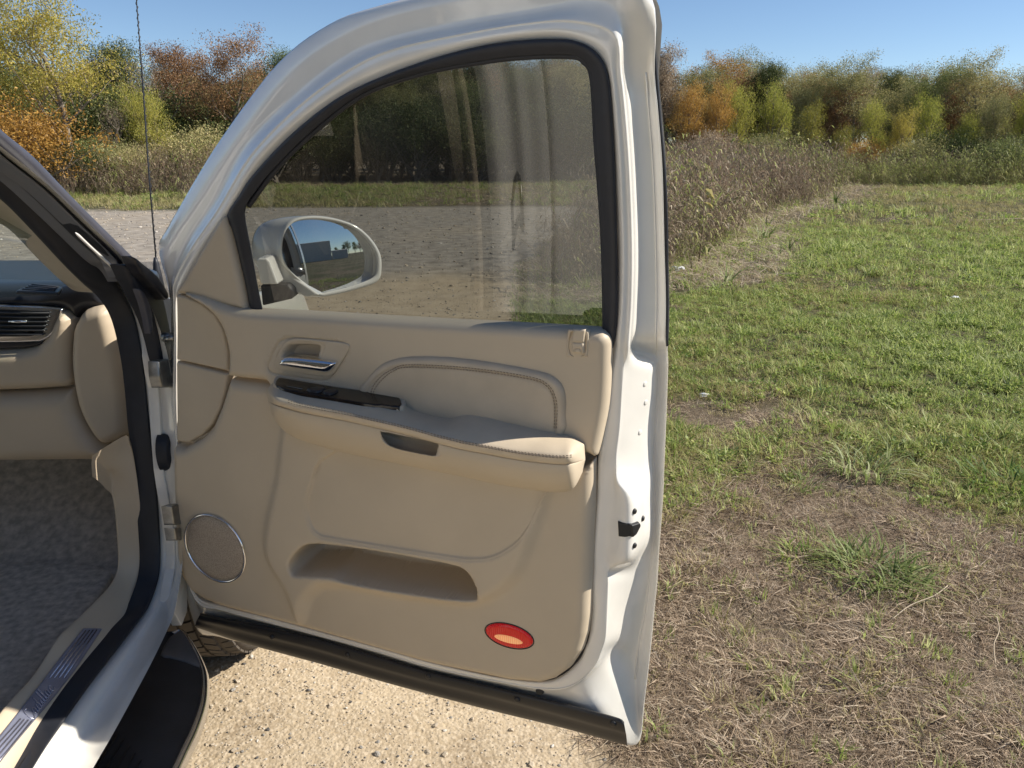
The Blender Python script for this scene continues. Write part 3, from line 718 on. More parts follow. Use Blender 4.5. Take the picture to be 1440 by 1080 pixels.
def side(px, x, dx=None):
    return np.array([on_x(u, v, x if dx is None else x+dx[i]) for i, (u, v) in enumerate(px)])
def sideplane(px, x0):
    # tumblehome: the upper body leans inwards
    out = []
    for u, v in px:
        x = x0
        for _ in range(8):
            p = on_x(u, v, x); x = x0-.16*max(0, p[2]-1.15)
        out.append(p)
    return np.array(out)
cSL, cSR, cJ1, cJ2 = [sideplane(q, XS[k]) for q, k in ((SL, 'SL'), (SR, 'SR'), (J1, 'J1'), (J2, 'J2'))]
jam = bind(loft('door_frame_opening', np.array([cSR+[-.006, 0, -.02], cSR+[.0, 0, -.001], (cSR*.62+cJ1*.38)+[.012, 0, .004], cJ1, (cJ1+cJ2)/2+[.004, 0, -.004], cJ2]), 6, 4, False, M['paint_in']))
mid_ = (cSL+cSR)/2
bind(loft('opening_seal', np.array([cSL+[-.01, 0, 0], cSL+[.006, 0, .0], mid_+[.028, 0, .006], cSR+[.004, 0, 0], cSR+[-.01, 0, 0]]), 6, 4, False, M['rubber']))
# windscreen side mouldings: three ribs
def band(name, a, b, x, thick, mat, bulge=.006):
    A = sideplane(a, x); B = sideplane(b, x); m_ = (A+B)/2+[bulge, 0, 0]
    return bind(loft(name, np.array([A+[-thick, 0, 0], A, m_, B, B+[-thick, 0, 0]]), 5, 3, False, mat))
W0 = [(-60,128),(0,183),(43,218),(96,273),(144,321),(183,359),(202,378),(219,397),(233,415)]
W1 = [(-60,141),(0,196),(43,234),(90,281),(138,328),(173,364),(195,385),(212,402),(222,416)]
W2 = [(-60,149),(0,204),(43,242),(88,287),(130,330),(168,368),(190,392),(205,410),(214,428)]
W3 = [(-60,160),(0,214),(43,253),(86,294),(126,334),(160,366),(184,394),(202,420),(216,450)]
M['grayrub'] = principled('grey_moulding', (.06, .06, .075), .35, var=.1, vscale=12)
band('windscreen_moulding', W0, W1, -.74, .03, M['grayrub'])
band('windscreen_gasket', W1, W2, -.76, .03, M['rubber'], -.004)
band('pillar_drip_rail', W2, W3, -.755, .03, M['rubber'], .004)
M['pillar_shade'] = principled('shaded_pillar_gloss', (.16, .165, .18), .25, coat=.6)  # white pillar lying in shade; the shade is put into this dark colour
GA = J1[:5]+[(166,376),(172,390)]; GB = [(SR[i][0]*.85+J1[i][0]*.15, SR[i][1]*.85+J1[i][1]*.15) for i in range(5)]+[(156,378),(170,396)]
A = sideplane(GA, -.752); B = sideplane(GB, -.785)
bind(loft('windscreen_pillar', np.array([A+[-.03, 0, 0], A, A*.7+B*.3+[.010, 0, .002], A*.3+B*.7+[.008, 0, -.002], B, B+[-.03, 0, 0]]), 5, 3, False, M['pillar_shade']))
gl = sideplane([(106,327),(128,348),(150,368),(171,388)], -.744)
bind(tube('pillar_sun_glint', catmull(gl, 4), [.001]+[.003]*11+[.004], M['paint'], n=6))  # sun glint along the pillar, added as a thin white tube
# black pillar foot and folded seal at the hinge top
foot = [(172,368),(190,372),(205,380),(222,398),(238,420),(240,440),(236,470),(230,500),(223,505),(214,490),(208,455),(196,420),(180,390)]
SFr = PlaneFrame((-.725, 0, 0), (0, -1, 0), (0, 0, 1), (1, 0, 0))
def spatch(name, px, x, **k):
    F = PlaneFrame((x, 0, 0), (0, -1, 0), (0, 0, 1), (1, 0, 0)); k.setdefault('smooth', 2)
    return bind(patch(name, F, [F.px(u, v) for u, v in px], **k))
spatch('pillar_boot', [(168,372),(186,378),(206,396),(226,412),(238,425),(241,445),(238,480),(233,510),(224,512),(216,480),(206,448),(190,415)], -.755, h=.012, r=.01, back=.02, mat=M['rubber'])
spatch('boot_fold', [(193,406),(201,412),(210,432),(213,458),(210,470),(206,448),(200,425)], -.737, h=.004, r=.004, back=.01, mat=M['grayrub'])
spatch('cowl_side', [(184,360),(200,372),(219,388),(234,412),(232,422),(216,404),(198,386)], -.725, h=.006, r=.006, back=.02, mat=M['dark'])
# hinge pillar hardware
def hinge(px, x, name='door_hinge'):
    o = spatch(name, px, x, h=.004, r=.003, back=.02, mat=M['steel'], smooth=1, edge=.003); return o
h1 = hinge([(221,508),(236,505),(244,508),(244,545),(226,545),(222,530)], -.73)
h2 = hinge([(239,712),(252,708),(254,738),(243,738)], -.725)
h3 = hinge([(243,742),(253,742),(254,760),(246,760)], -.723)
for (u, v) in ((229,521),(230,537)):
    c = on_x(u, v, -.722); o = tube('hinge_bolt', [c+[-.004, 0, 0], c+[.004, 0, 0]], .006, M['steel'], n=6); o.parent = h1; o.matrix_parent_inverse = Matrix.Translation(-suv.location)
c = on_x(234, 468, -.715); bind(tube('check_roller', [c+[-.01, 0, -.01], c+[.012, 0, -.01]], .010, M['steel'], n=14))
bind(tube('check_strap', [on_x(232,478,-.715), on_x(244,474,-.69)], .006, M['steel'], n=8))
gm = on_x(238, 636, -.76); a = np.linspace(0, 2*math.pi, 28, endpoint=False)
bind(loft('wiring_grommet', np.array([[gm+[dx, rr*.6*math.cos(t), rr*math.sin(t)] for t in a] for dx, rr in ((-.02, .048), (.002, .045), (.008, .036), (.010, .028), (.004, .004))]), 1, 3, True, M['rubber']))
# recess behind the hinges
spatch('hinge_pillar', [(216,440),(232,430),(262,430),(262,600),(262,860),(245,865),(236,845),(244,800),(244,762),(236,710),(228,660),(223,590),(220,545),(212,500)], -.775, h=.003, r=.003, back=.02, res=.04, mat=M['paint_in'])

# ---- sill trim, plate, kick panel, floor
K0 = [(131,642),(140,649),(150,660),(160,674),(166,728),(168,791),(158,820),(135,846),(100,880),(82,898),(48,951),(0,1005),(-60,1100)]
K1 = [(178,612),(182,624),(186,645),(192,690),(197,740),(200,790),(196,826),(180,858),(148,890),(124,922),(90,962),(31,1052),(-25,1140)]
cK0, cK1 = sideplane(K0, -.90), sideplane(K1, -.85)
sillo = bind(loft('sill_trim', np.array([cK0+[-.01, 0, -.05], cK0+[-.004, 0, -.004], cK0*.9+cK1*.1+[0, 0, .003], (cK0+cK1)/2+[.0, 0, .004], cK1, cK1+[.004, 0, -.02]]), 6, 3, False, M['dash']))
zs = on_x(75, 960, -.872)[2]
sillF = PlaneFrame((0, 0, zs+.004), (1, 0, 0), (0, 1, 0), (0, 0, 1))
PLT = [(117,884),(144,884),(106,942),(79,977),(21,1046),(-30,1110),(-75,1110),(0,1034),(58,960),(92,915)]
sb = BVHTree.FromPolygons([v.co for v in sillo.data.vertices], [tuple(p.vertices) for p in sillo.data.polygons])
sh_ = [sb.ray_cast(Vector(CAM), Vector(ray(u, v)).normalized())[0] for u, v in ((130,888),(112,905),(96,925),(78,950),(60,975),(40,1000),(22,1030),(60,965),(88,950),(12,1040))]
sh_ = np.array([tuple(q) for q in sh_ if q is not None]); sc0 = sh_.mean(0); sn = np.linalg.svd(sh_-sc0)[2][2]; sn *= np.sign(sn[2])
sx_ = np.array([1, 0, 0.])-sn*sn[0]; sx_ /= np.linalg.norm(sx_)
sillF = PlaneFrame(sc0+sn*.003, sx_, np.cross(sn, sx_), sn)
plate = bind(patch('sill_plate', sillF, [sillF.px(u, v) for u, v in PLT], d0=0, h=.003, r=.003, back=.012, res=.02, smooth=1, edge=.005, mat=M['sillplate']))
def sillc(fr, u0v0, u1v1, dz=.004):
    a = np.array(u0v0, float)*(1-fr)+np.array(u1v1, float)*fr; p = sillF.px(*a); return sillF.P(p[0], p[1], dz)
M['plateline'] = principled('polished_rib', (.5, .5, .58), .25, .9)
def on_plate(o): o.parent = plate; o.matrix_parent_inverse = Matrix(); return o
for k in range(4):
    f = .2+k*.2
    a_ = [sillc(f, (114,889), (140,887)), sillc(f, (62,955), (95,955))]
    b_ = [sillc(f, (22,1012), (49,1016)), sillc(f, (-60,1100), (-25,1110))]
    for q in (a_, b_): on_plate(tube('plate_rib', q, .0016, M['plateline'], n=6))
# cursive lettering on the plate, written along the sill
S_ = {
 'C': [[(.62,.82),(.5,.98),(.3,.95),(.12,.7),(.06,.38),(.16,.1),(.36,.02),(.56,.14),(.72,.3)]],
 'a': [[(.62,.46),(.42,.54),(.22,.42),(.16,.2),(.28,.04),(.46,.1),(.6,.44),(.58,.14),(.68,.04),(.9,.22)]],
 'd': [[(.62,.46),(.42,.54),(.22,.42),(.16,.2),(.28,.04),(.46,.1),(.62,.44),(.78,1.0),(.6,.2),(.68,.04),(.9,.22)]],
 'i': [[(.12,.2),(.3,.5),(.26,.14),(.36,.03),(.55,.2)], [(.36,.70),(.38,.73)]],
 'l': [[(.1,.2),(.34,.62),(.44,.95),(.34,.98),(.24,.6),(.22,.15),(.34,.02),(.55,.2)]],
 'c': [[(.6,.42),(.46,.54),(.26,.44),(.16,.22),(.28,.04),(.48,.06),(.75,.22)]],
}
W_ = {'C': .72, 'a': .74, 'd': .76, 'i': .42, 'l': .42, 'c': .6}
x0 = 0; strokes = []
for ch in 'Cadillac':
    for s_ in S_[ch]: strokes.append([(x0+x+y*.28, y) for x, y in s_])
    x0 += W_[ch]
pA = sillc(.5, (24,1012), (48,1016)); pB = sillc(.5, (56,966), (88,962)); dv = pB-pA; Ln = np.linalg.norm(dv); dv /= Ln; pv = np.cross(sn, dv); ht = .026
paths = []
for s_ in strokes:
    q = catmull(np.array([pA+dv*(.05+.88*x/x0)*Ln+pv*(y-.4)*ht for x, y in s_]), 5); paths.append(q)
on_plate(tubes('plate_script', paths, .0009, M['plateline'], None))
# floor and footwell
fz = zs-.06
V = []; F_ = []
prof = [(-.7, fz), (.9, fz), (1.65, fz), (1.95, fz+.04), (2.25, fz+.32), (2.4, fz+.75)]
fl = [[(x, y, z) for y, z in catmull(np.array(prof), 5)] for x in np.linspace(-2.6, -.895, 20)]
fl = np.array(fl); fl[..., 2] += .012*(fbm(fl[..., 0]*9, fl[..., 1]*9)-.5)
bind(loft('cabin_carpet', fl, 1, 1, False, M['carpet_dark'], linv=True))
matz = fz+.02
FM = PlaneFrame((0, 0, matz), (1, 0, 0), (0, 1, 0), (0, 0, 1))
bind(patch('floor_mat', FM, [(-1.5, .85), (-.99, .85), (-.96, 1.0), (-.96, 1.68), (-1.04, 1.85), (-1.45, 1.85), (-1.52, 1.7)], h=.008, r=.01, back=.01, res=.03, smooth=2, mat=M['carpet_dark']))

# ---- dashboard
DY = 1.86
DFr = PlaneFrame((0, DY, 0), (1, 0, 0), (0, 0, 1), (0, -1, 0))
dash = bind(patch('dashboard', DFr, [DFr.px(u, v, -.05) for u, v in [(-700,500),(-300,440),(60,436),(116,448),(128,470),(150,600),(150,628),(60,636),(-300,640),(-700,640)]], d0=-.07, h=.02, r=.02, back=.35, res=.05, smooth=1, edge=.02, mat=M['dash']))
def dsh(name, px, d, y=None, **k):
    k.setdefault('smooth', 2)
    o = patch(name, DFr, [DFr.px(u, v, d) for u, v in px], d0=d, **k); o.parent = dash; return o
dsh('glove_box_lid', [(-500,556),(-200,552),(0,548),(60,546),(98,544),(110,541),(114,552),(120,575),(133,600),(153,622),(163,629),(158,637),(151,641),(130,643),(60,644),(0,645),(-200,648),(-500,650)], -.045, h=.05, r=.045, back=.1, res=.02, smooth=1, rings=7, mat=M['dash'])
dsh('dash_fascia', [(-500,492),(-200,490),(0,487),(44,485),(62,480),(76,466),(84,446),(90,434),(101,434),(112,444),(113,460),(109,480),(108,510),(110,532),(104,540),(60,544),(0,546),(-200,550),(-500,554)], -.045, h=.05, r=.03, back=.1, res=.02, smooth=1, rings=7, mat=M['dash'])
dsh('dash_end_cap', [(116,446),(126,433),(145,427),(155,429),(163,437),(172,470),(180,520),(186,570),(189,600),(180,610),(166,617),(154,620),(142,613),(127,590),(116,564),(109,528),(107,499),(109,463)], -.03, h=.045, r=.028, back=.2, res=.012, rings=8, mat=M['dash'])
vent = dsh('air_vent', [(-330,426),(0,429),(60,431),(89,434),(86,446),(77,466),(70,474),(58,480),(30,481),(-330,487)], -.012, h=.004, r=.004, back=.06, res=.02, smooth=1, edge=.004, mat=M['satin'],)
dsh('vent_cavity', [(-330,433),(0,435),(70,438),(66,452),(60,470),(40,473),(-330,478)], -.0075, h=0, r=.004, back=.0, res=.03, smooth=1, mat=M['hole'])
for k in range(6):
    v = 440+k*6.0; u1 = 70-k*1.6
    a_, b_ = DFr.px(-330, v-4, -.006), DFr.px(u1, v, -.006)
    P = [DFr.P(a_[0], a_[1], -.003), DFr.P(b_[0], b_[1], -.003)]
    o = tube('vent_slat', P, .0026, M['dark'], n=5); o.parent = dash
o = tube('vent_tab', [DFr.P(*DFr.px(13, 452, .002), .003), DFr.P(*DFr.px(38, 452, .002), .003)], .0035, M['satin'], n=8); o.parent = dash
dsh('dash_lower_strip', [(-500,476),(0,479),(50,480),(64,477),(60,483),(44,488),(0,490),(-500,494)], -.018, h=.006, r=.004, back=.05, res=.02, smooth=1, mat=M['dark'])
dsh('dash_front_pad', [(-500,405),(0,412),(60,410),(100,398),(125,392),(150,400),(165,430),(150,434),(128,436),(113,447),(101,436),(88,433),(0,428),(-500,424)], -.05, h=.035, r=.03, back=.1, res=.015, smooth=1, rings=7, mat=M['dark'])
# top surface
zt = on_y(20, 408, 1.90)[2]
TF = PlaneFrame((0, 0, zt), (1, 0, 0), (0, 1, 0), (0, 0, 1))
tp = patch('dash_top_cover', TF, [(-2.5, 1.88), (-1.3, 1.88), (-.92, 1.90), (-.88, 1.96), (-.90, 2.16), (-1.1, 2.34), (-2.5, 2.38)], d0=-.004, h=.02, r=.05, back=.05, res=.05, smooth=1, mat=M['dashtop']); tp.parent = dash
p_ = [TF.px(u, v, .017) for u, v in ((22,410),(46,399),(88,404),(82,413))]
o = patch('defroster_outlet', TF, p_, d0=.0165, h=.003, r=.004, back=.005, res=.02, smooth=1, edge=.005, mat=M['dark'],); o.parent = dash
for k in range(4):
    f = (k+.8)/5; q0 = p_[0]*(1-f)+p_[1]*f; q1 = p_[3]*(1-f)+p_[2]*f
    o = tube('defroster_slat', [TF.P(q0[0]*.9+q1[0]*.1, q0[1]*.9+q1[1]*.1, .021), TF.P(q1[0]*.9+q0[0]*.1, q1[1]*.9+q0[1]*.1, .021)], .0015, M['grayrub'], n=5); o.parent = dash
# headliner side of the windscreen pillar
P0 = [(-60,222),(0,276),(24,298),(60,336),(96,374),(122,399),(138,412)]
P1 = [(-60,280),(0,312),(14,319),(31,333),(62,366),(94,397),(110,410)]
cP0, cP1 = sideplane(P0, -.855), sideplane(P1, -.92)
bind(loft('pillar_trim', np.array([cP0, cP0*.7+cP1*.3+[.004, 0, 0], cP1, cP1+[-.03, .03, 0]]), 5, 3, False, M['headliner']))

# ---- running board and front wheel
rbz = .40
RO = [(243,892),(257,888),(270,905),(283,930),(289,952),(287,985),(276,1020),(262,1050),(248,1080),(215,1150),(180,1220)]
RBF = PlaneFrame((0, 0, rbz), (1, 0, 0), (0, 1, 0), (0, 0, 1))
ro = np.array([RBF.px(u, v) for u, v in RO]); ro3 = np.c_[ro, np.full(len(ro), rbz)]
back_y = -1.3
ro3 = np.vstack([ro3, [[ro3[-1][0]+.01, .3, rbz], [ro3[-1][0]+.01, -1.2, rbz], [ro3[-1][0]-.05, back_y, rbz]]])
inn = ro3.copy(); inn[:, 0] = -.86; inn[0, 1] += .0
ed = lambda dx, dz, k=1: ro3+np.array([dx, 0, dz])
rb = bind(loft('running_board', np.array([inn, (inn+ro3)/2, ed(-.02, 0), ed(-.008, .002)]), 4, 3, False, M['stepblack']))
o = loft('chrome_edge', np.array([ed(-.010, .001), ed(-.004, .006), ed(.004, .002), ed(.008, -.012), ed(.003, -.035), ed(-.02, -.045)]), 4, 3, False, M['satin']); o.parent = rb
for k in range(7):
    x = -.83+.02*k; bb_ = tube('tread_rib', [(x, 1.42-.02*k, rbz+.002), (x, -1.2, rbz+.002)], .0022, M['stepblack'], n=5); bb_.parent = rb
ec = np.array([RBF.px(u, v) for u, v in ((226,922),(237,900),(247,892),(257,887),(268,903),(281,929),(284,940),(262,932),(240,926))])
M['endcap_lit'] = principled('sunlit_step_end', (.17, .17, .175), .4, var=.15, vscale=14)  # sunlight on the step's front end, put into a lighter colour
o = patch('step_end_sunlit', RBF, ec[:, :2], d0=.002, h=.004, r=.01, back=.01, res=.02, smooth=2, edge=.005, mat=M['endcap_lit']); o.parent = rb
def wheel(name, c, r=.405, wd=.27):
    V = []; F = []; prof = [(-wd/2, r*.66), (-wd/2-.004, r*.8), (-wd/2+.006, r*.93), (-wd/2+.03, r*.985), (-wd*.25, r), (0, r*1.003), (wd*.25, r), (wd/2-.03, r*.985), (wd/2-.006, r*.93), (wd/2+.004, r*.8), (wd/2, r*.66)]
    n = 96; C = []
    for x, q in prof:
        a = np.linspace(0, 2*math.pi, n, endpoint=False); C.append(np.stack([np.full(n, x), q*np.cos(a), q*np.sin(a)], 1))
    t = loft(name, np.array(C), 1, 3, True, M['tyre']); t.location = c
    # tread blocks
    V = []; F = []
    for row in range(5):
        x0_ = -wd/2+.022+row*(wd-.044)/5; x1_ = x0_+(wd-.044)/5-.009
        for k in range(56):
            a0 = 2*math.pi*(k+.25*row)/56; a1 = a0+2*math.pi/56*.80; rr = r+.0095-(.008 if row in (0, 4) else 0); sk_ = .03*(1 if row % 2 else -1)
            o = len(V)
            for (x, ss) in ((x0_, 0), (x1_, sk_)):
                for a in (a0+ss, a1+ss):
                    for q in (r-.012, rr): V.append((x, q*math.cos(a), q*math.sin(a)))
            F += [(o, o+1, o+3, o+2), (o+4, o+6, o+7, o+5), (o+1, o+5, o+7, o+3), (o, o+4, o+5, o+1), (o+2, o+3, o+7, o+6)]
    b = mesh_obj('tread_blocks', V, F, M['tyre'], t, smooth=False); b['kind'] = 'stuff'
    C = []
    for x, q in ((wd/2-.01, r*.66), (wd/2-.02, r*.6), (wd/2-.05, r*.58), (wd/2-.04, r*.3), (wd/2-.01, r*.12), (wd/2, .001)):
        a = np.linspace(0, 2*math.pi, 40, endpoint=False); C.append(np.stack([np.full(40, x), q*np.cos(a), q*np.sin(a)], 1))
    rm = loft('rim', np.array(C), 1, 1, True, M['rim'], t, linv=True)
    return bind(t)
wheel('wheel', (-.86, 2.33, .405))
wheel('wheel', (-.86, -.95, .405)); 
for y in (2.33, -.95):
    o = wheel('wheel', (-2.6, y, .405))

# ---- rest of the body (seen in the glass, in the mirror, past the pillar)
XO = -.705
def bpanel(name, poly, x=XO, mat='paint', nrm=1, **k):
    F = PlaneFrame((x, 0, 0), (0, -1, 0), (0, 0, 1), (nrm, 0, 0))
    k.setdefault('h', .02); k.setdefault('r', .05); k.setdefault('back', .03); k.setdefault('res', .06); k.setdefault('edge', .02); k.setdefault('smooth', 1)
    holes = [[(-y, z) for y, z in q] for q in k.pop('holes', [])]
    return bind(patch(name, F, [(-y, z) for y, z in poly], mat=M[mat], holes=holes, base=k.pop('base', lambda P: -(.05*np.maximum(0, P[:, 1]-1.16)+.26*np.maximum(0, P[:, 1]-1.16)**2)), **k))
arch = lambda yc, n=9, r=.47: [(yc+r*math.cos(a), .40+r*math.sin(a)) for a in np.linspace(math.pi, 0, n)]
fen = [(1.81, .42), (1.84, .40)]+arch(2.33)+[(2.95, .42), (3.2, .5), (3.22, .9), (3.05, 1.08), (2.4, 1.16), (1.9, 1.16), (1.82, 1.14)]
bpanel('front_fender', fen, x=-.735)
bpanel('front_fender', fen, x=-2.72, nrm=-1)
rd = [(.44, .50), (.44, 1.74), (.40, 1.79), (-.40, 1.80), (-.52, 1.74), (-.58, 1.2), (-.5, .95), (-.42, .7), (-.36, .50)]
rwin = [(.33, 1.22), (.33, 1.68), (-.40, 1.72), (-.46, 1.60), (-.47, 1.22)]
rdo = bpanel('rear_door', rd, holes=[rwin])
def on_rd(o): o.parent = rdo; o.matrix_parent_inverse = Matrix(); return o
F9 = PlaneFrame((XO-.03, 0, 0), (0, -1, 0), (0, 0, 1), (1, 0, 0))
on_rd(patch('rear_door_glass', F9, [(-y, z) for y, z in [(.36, 1.2), (.36, 1.71), (-.42, 1.75), (-.5, 1.2)]], h=0, r=.01, back=0, res=.1, smooth=1, mat=M['glass_dark'], base=lambda P: -(.05*np.maximum(0, P[:, 1]-1.16)+.26*np.maximum(0, P[:, 1]-1.16)**2)))
on_rd(tube('rear_door_handle', catmull(np.array([(XO+.02, .30, 1.06), (XO+.055, .27, 1.065), (XO+.055, .13, 1.065), (XO+.02, .10, 1.06)]), 5), .011, M['chrome'], n=8))
bpanel('quarter_panel', [(-.42, .5), (-.47, .7), (-.5, .82)]+[(-.95+.47*math.cos(a), .40+.47*math.sin(a)) for a in np.linspace(1.9, math.pi, 5)][:0]+[(-.56, .95), (-.64, 1.2), (-.58, 1.74), (-.6, 1.80), (-2.2, 1.78), (-2.35, 1.2), (-2.35, .55), (-1.42, .5)]+[(-.95-.47*math.cos(a), .40+.47*math.sin(a)) for a in np.linspace(0.2, 2.6, 8)], holes=[[(-.75, 1.24), (-.7, 1.68), (-2.0, 1.66), (-2.1, 1.24)]])
bpanel('quarter_glass', [(-.72, 1.22), (-.68, 1.7), (-2.02, 1.68), (-2.14, 1.22)], x=XO-.02, mat='glass_dark', h=0, back=0)
bpanel('driver_side', [(1.7, .45), (1.75, 1.15), (-.4, 1.2), (-2.3, 1.2), (-2.35, .5), (-1.4, .45), (-1.3, .75), (-.95, .87), (-.6, .75), (-.5, .45)], x=-2.745, nrm=-1)
bpanel('driver_side_glass', [(1.65, 1.16), (.95, 1.72), (.4, 1.78), (-2.1, 1.76), (-2.3, 1.2)], x=-2.735, nrm=-1, mat='glass_dark', h=0, back=0)
# roof, windscreen, bonnet, tailgate as gently curved sheets
def sheet(name, rows, mat, nx=14, crown=.03, xl=-2.72, xr=-.73):
    G = []
    for (y, z, inset) in catmull(np.array(rows, float), 4):
        row = []
        for t in np.linspace(-1, 1, nx):
            xc = (xl+xr)/2; hw = (xr-xl)/2-inset; row.append((xc+hw*t, y-(.05*t*t if name in ('windscreen', 'bonnet') else 0), z-crown*abs(t)**2.4))
        G.append(row)
    return bind(loft(name, np.array(G), 1, 1, False, M[mat], linv=True))
sheet('roof', [(1.02, 1.80, .15), (.8, 1.845, .14), (.2, 1.875, .13), (-1.5, 1.87, .13), (-2.1, 1.82, .14), (-2.3, 1.76, .15)], 'paint', crown=.06)
sheet('headliner', [(1.0, 1.765, .17), (.2, 1.82, .16), (-2.2, 1.78, .16)], 'headliner', crown=.06)
sheet('windscreen', [(1.04, 1.79, .24), (1.45, 1.57, .22), (1.9, 1.33, .17), (2.36, 1.10, .10)], 'glass_clear', crown=.02)
sheet('bonnet', [(2.36, 1.10, .0), (2.46, 1.15, .0), (2.8, 1.15, .0), (3.15, 1.06, .02), (3.25, .9, .03)], 'paint', crown=.05)
sheet('cowl_panel', [(2.2, 1.04, .0), (2.32, 1.07, .0), (2.42, 1.11, .0)], 'blackplastic', crown=.03)
sheet('front_fascia', [(3.25, .93, .03), (3.3, .7, .04), (3.26, .4, .05)], 'paint')
sheet('tailgate', [(-2.28, 1.78, .15), (-2.38, 1.2, .02), (-2.42, .6, .02), (-2.4, .42, .03)], 'paint')
bind(rbox('underbody', (1.7, 4.9, .18), (-1.78, .35, .40-.02), .04, 2, M['hole']))
for x_ in (-1.15, -1.8):
    bind(tube('wiper', [(x_-.5, 2.29, 1.15), (x_, 2.2, 1.205), (x_+.02, 2.33, 1.12)], .008, M['blackplastic'], n=6))
# antenna mast on the fender
ab = on_y(221, 383, 2.35); at = on_y(190, -25, 2.42); at2 = on_y(190.5, 0, 2.42)
ant = bind(tube('antenna_mast', [ab, ab*.66+at*.34+[0, -.006, 0], ab*.3+at*.7, at], [.0022, .0021, .0018, .0014], M['rubber'], n=6))
o = tube('antenna_base', [ab+[0, 0, -.05], ab+[0, 0, -.0], ab+[0, 0, .03], ab+[0, 0, .045]], [.016, .012, .008, .004], M['rubber'], n=12); o.parent = ant; o.matrix_parent_inverse = Matrix()
helix = [ab*(1-f)+at*f+np.array([.0026*math.cos(f*260), .0026*math.sin(f*260), 0]) for f in np.linspace(.04, .99, 900)]
o = tube('antenna_coil', helix, .0009, M['rubber'], n=4); o.parent = ant; o.matrix_parent_inverse = Matrix()

# seats, centre post and belt
def seat(x, y, nm='front_seat'):
    s = rbox(nm, (.54, .54, .16), (x, y+.25, .84), .07, 4, M['leather'])
    def ch(o): o.parent = s; o.matrix_parent_inverse = Matrix.Translation(-Vector(s.location)); return o
    ch(rbox('seat_back', (.52, .17, .72), (x, y-.09, 1.2), .07, 4, M['leather'], rot=(R(16), 0, 0)))
    ch(rbox('headrest', (.28, .11, .2), (x, y-.23, 1.63), .05, 4, M['leather'], rot=(R(10), 0, 0)))
    ch(rbox('seat_base', (.46, .44, .22), (x, y+.23, .66), .03, 2, M['trim2']))
    return bind(s)
seat(-1.27, .12); seat(-2.2, .12)
bind(rbox('rear_seat', (1.5, .5, .3), (-1.75, -.62, .8), .07, 4, M['leather'])); bind(rbox('rear_seat_back', (1.5, .18, .8), (-1.75, -.88, 1.2), .07, 4, M['leather'], rot=(R(18), 0, 0)))
def post(name, xy, mat):
    C = []
    for x, y in xy:
        C.append([(x-.05*max(0, z-1.16)-.26*max(0, z-1.16)**2, y-(.10*max(0, z-1.3)), z) for z in (.45, .8, 1.1, 1.3, 1.5, 1.65, 1.76)])
    return bind(loft(name, np.array(C), 3, 4, False, mat))
post('centre_pillar_jamb', [(-.715, .44), (-.712, .47), (-.735, .50), (-.74, .53), (-.775, .55), (-.785, .60), (-.83, .615)], M['paint_in'])
post('centre_pillar_seal', [(-.825, .61), (-.815, .625), (-.825, .64), (-.845, .64)], M['rubber'])
post('centre_pillar_trim', [(-.84, .64), (-.86, .65), (-.91, .62), (-.94, .55)], M['trim2'])
bind(tube('door_striker', [(-.76, .545, .88), (-.73, .56, .88), (-.73, .56, .94), (-.76, .545, .94)], .006, M['steel'], n=8))
bind(rbox('rear_hinge_cover', (.03, .05, .1), (-.755, .55, 1.3), .01, 2, M['steel']))
P = catmull(np.array([(-.90, .545, 1.62), (-.91, .56, 1.4), (-.90, .57, 1.2), (-.91, .57, 1.0), (-.89, .57, .8), (-.90, .56, .6)]), 6)
P = P+np.array([.0, .09, 0])
V = []; F_ = []
for i, p in enumerate(P):
    tw = .5*math.sin(i*.33); wv = np.array([math.cos(tw), math.sin(tw), 0])*.024
    V += [p-wv, p+wv]
    if i: F_.append((2*i-2, 2*i-1, 2*i+1, 2*i))
bind(mesh_obj('seat_belt', V, F_, M['trim2']))
bind(rbox('belt_anchor', (.05, .03, .11), (-.90, .64, 1.6), .012, 3, M['trim2']))
# ================================================================== GROUND
def gp(u, v): return on_z(u, v, 0)[:2]
GBY = [-60, -2, 0, 1.7, 3.0, 4.5, 6.5, 8.5, 10.5, 12, 14, 16, 18, 20, 21.2, 21.8]
GBX = [.9, .6, .5, .33, .3, .3, .34, .42, .6, .85, 1.3, 1.9, 2.6, 3.6, 6, 300]
def grass_side(x, y):
    """>0 on the grass, metres from the edge of the gravel lot"""
    e = np.interp(y, GBY, GBX)+.25*(fbm(x, y, 1.1)-.5)+.10*(vnoise(x*6, y*6)-.5)
    return np.maximum(x-e, y-(21.4+4.5*(fbm(x*.8, y*.3, .22)-.5)+.5*(vnoise(x*1.3, y*1.3)-.5)))
BR = np.array([(.72, 8.4), (1.5, 9.0), (2.5, 9.9), (3.7, 11.7), (4.7, 14.0), (5.9, 17.2), (9.0, 21.6), (12.5, 27), (15.6, 33), (60, 36), (60, 47), (8, 47), (5.0, 27), (3.3, 20.5), (1.9, 15.5), (1.0, 11)])
def brush_side(x, y):
    P = np.stack([np.ravel(x), np.ravel(y)], 1); out = np.full(len(P), -5.0)
    m_ = (P[:, 1] > 8) & (P[:, 1] < 50) & (P[:, 0] > -4)
    if m_.any(): out[m_] = sdist(P[m_], BR)
    out = out.reshape(np.shape(x)); return out+1.0*(fbm(x, y, .5)-.5)
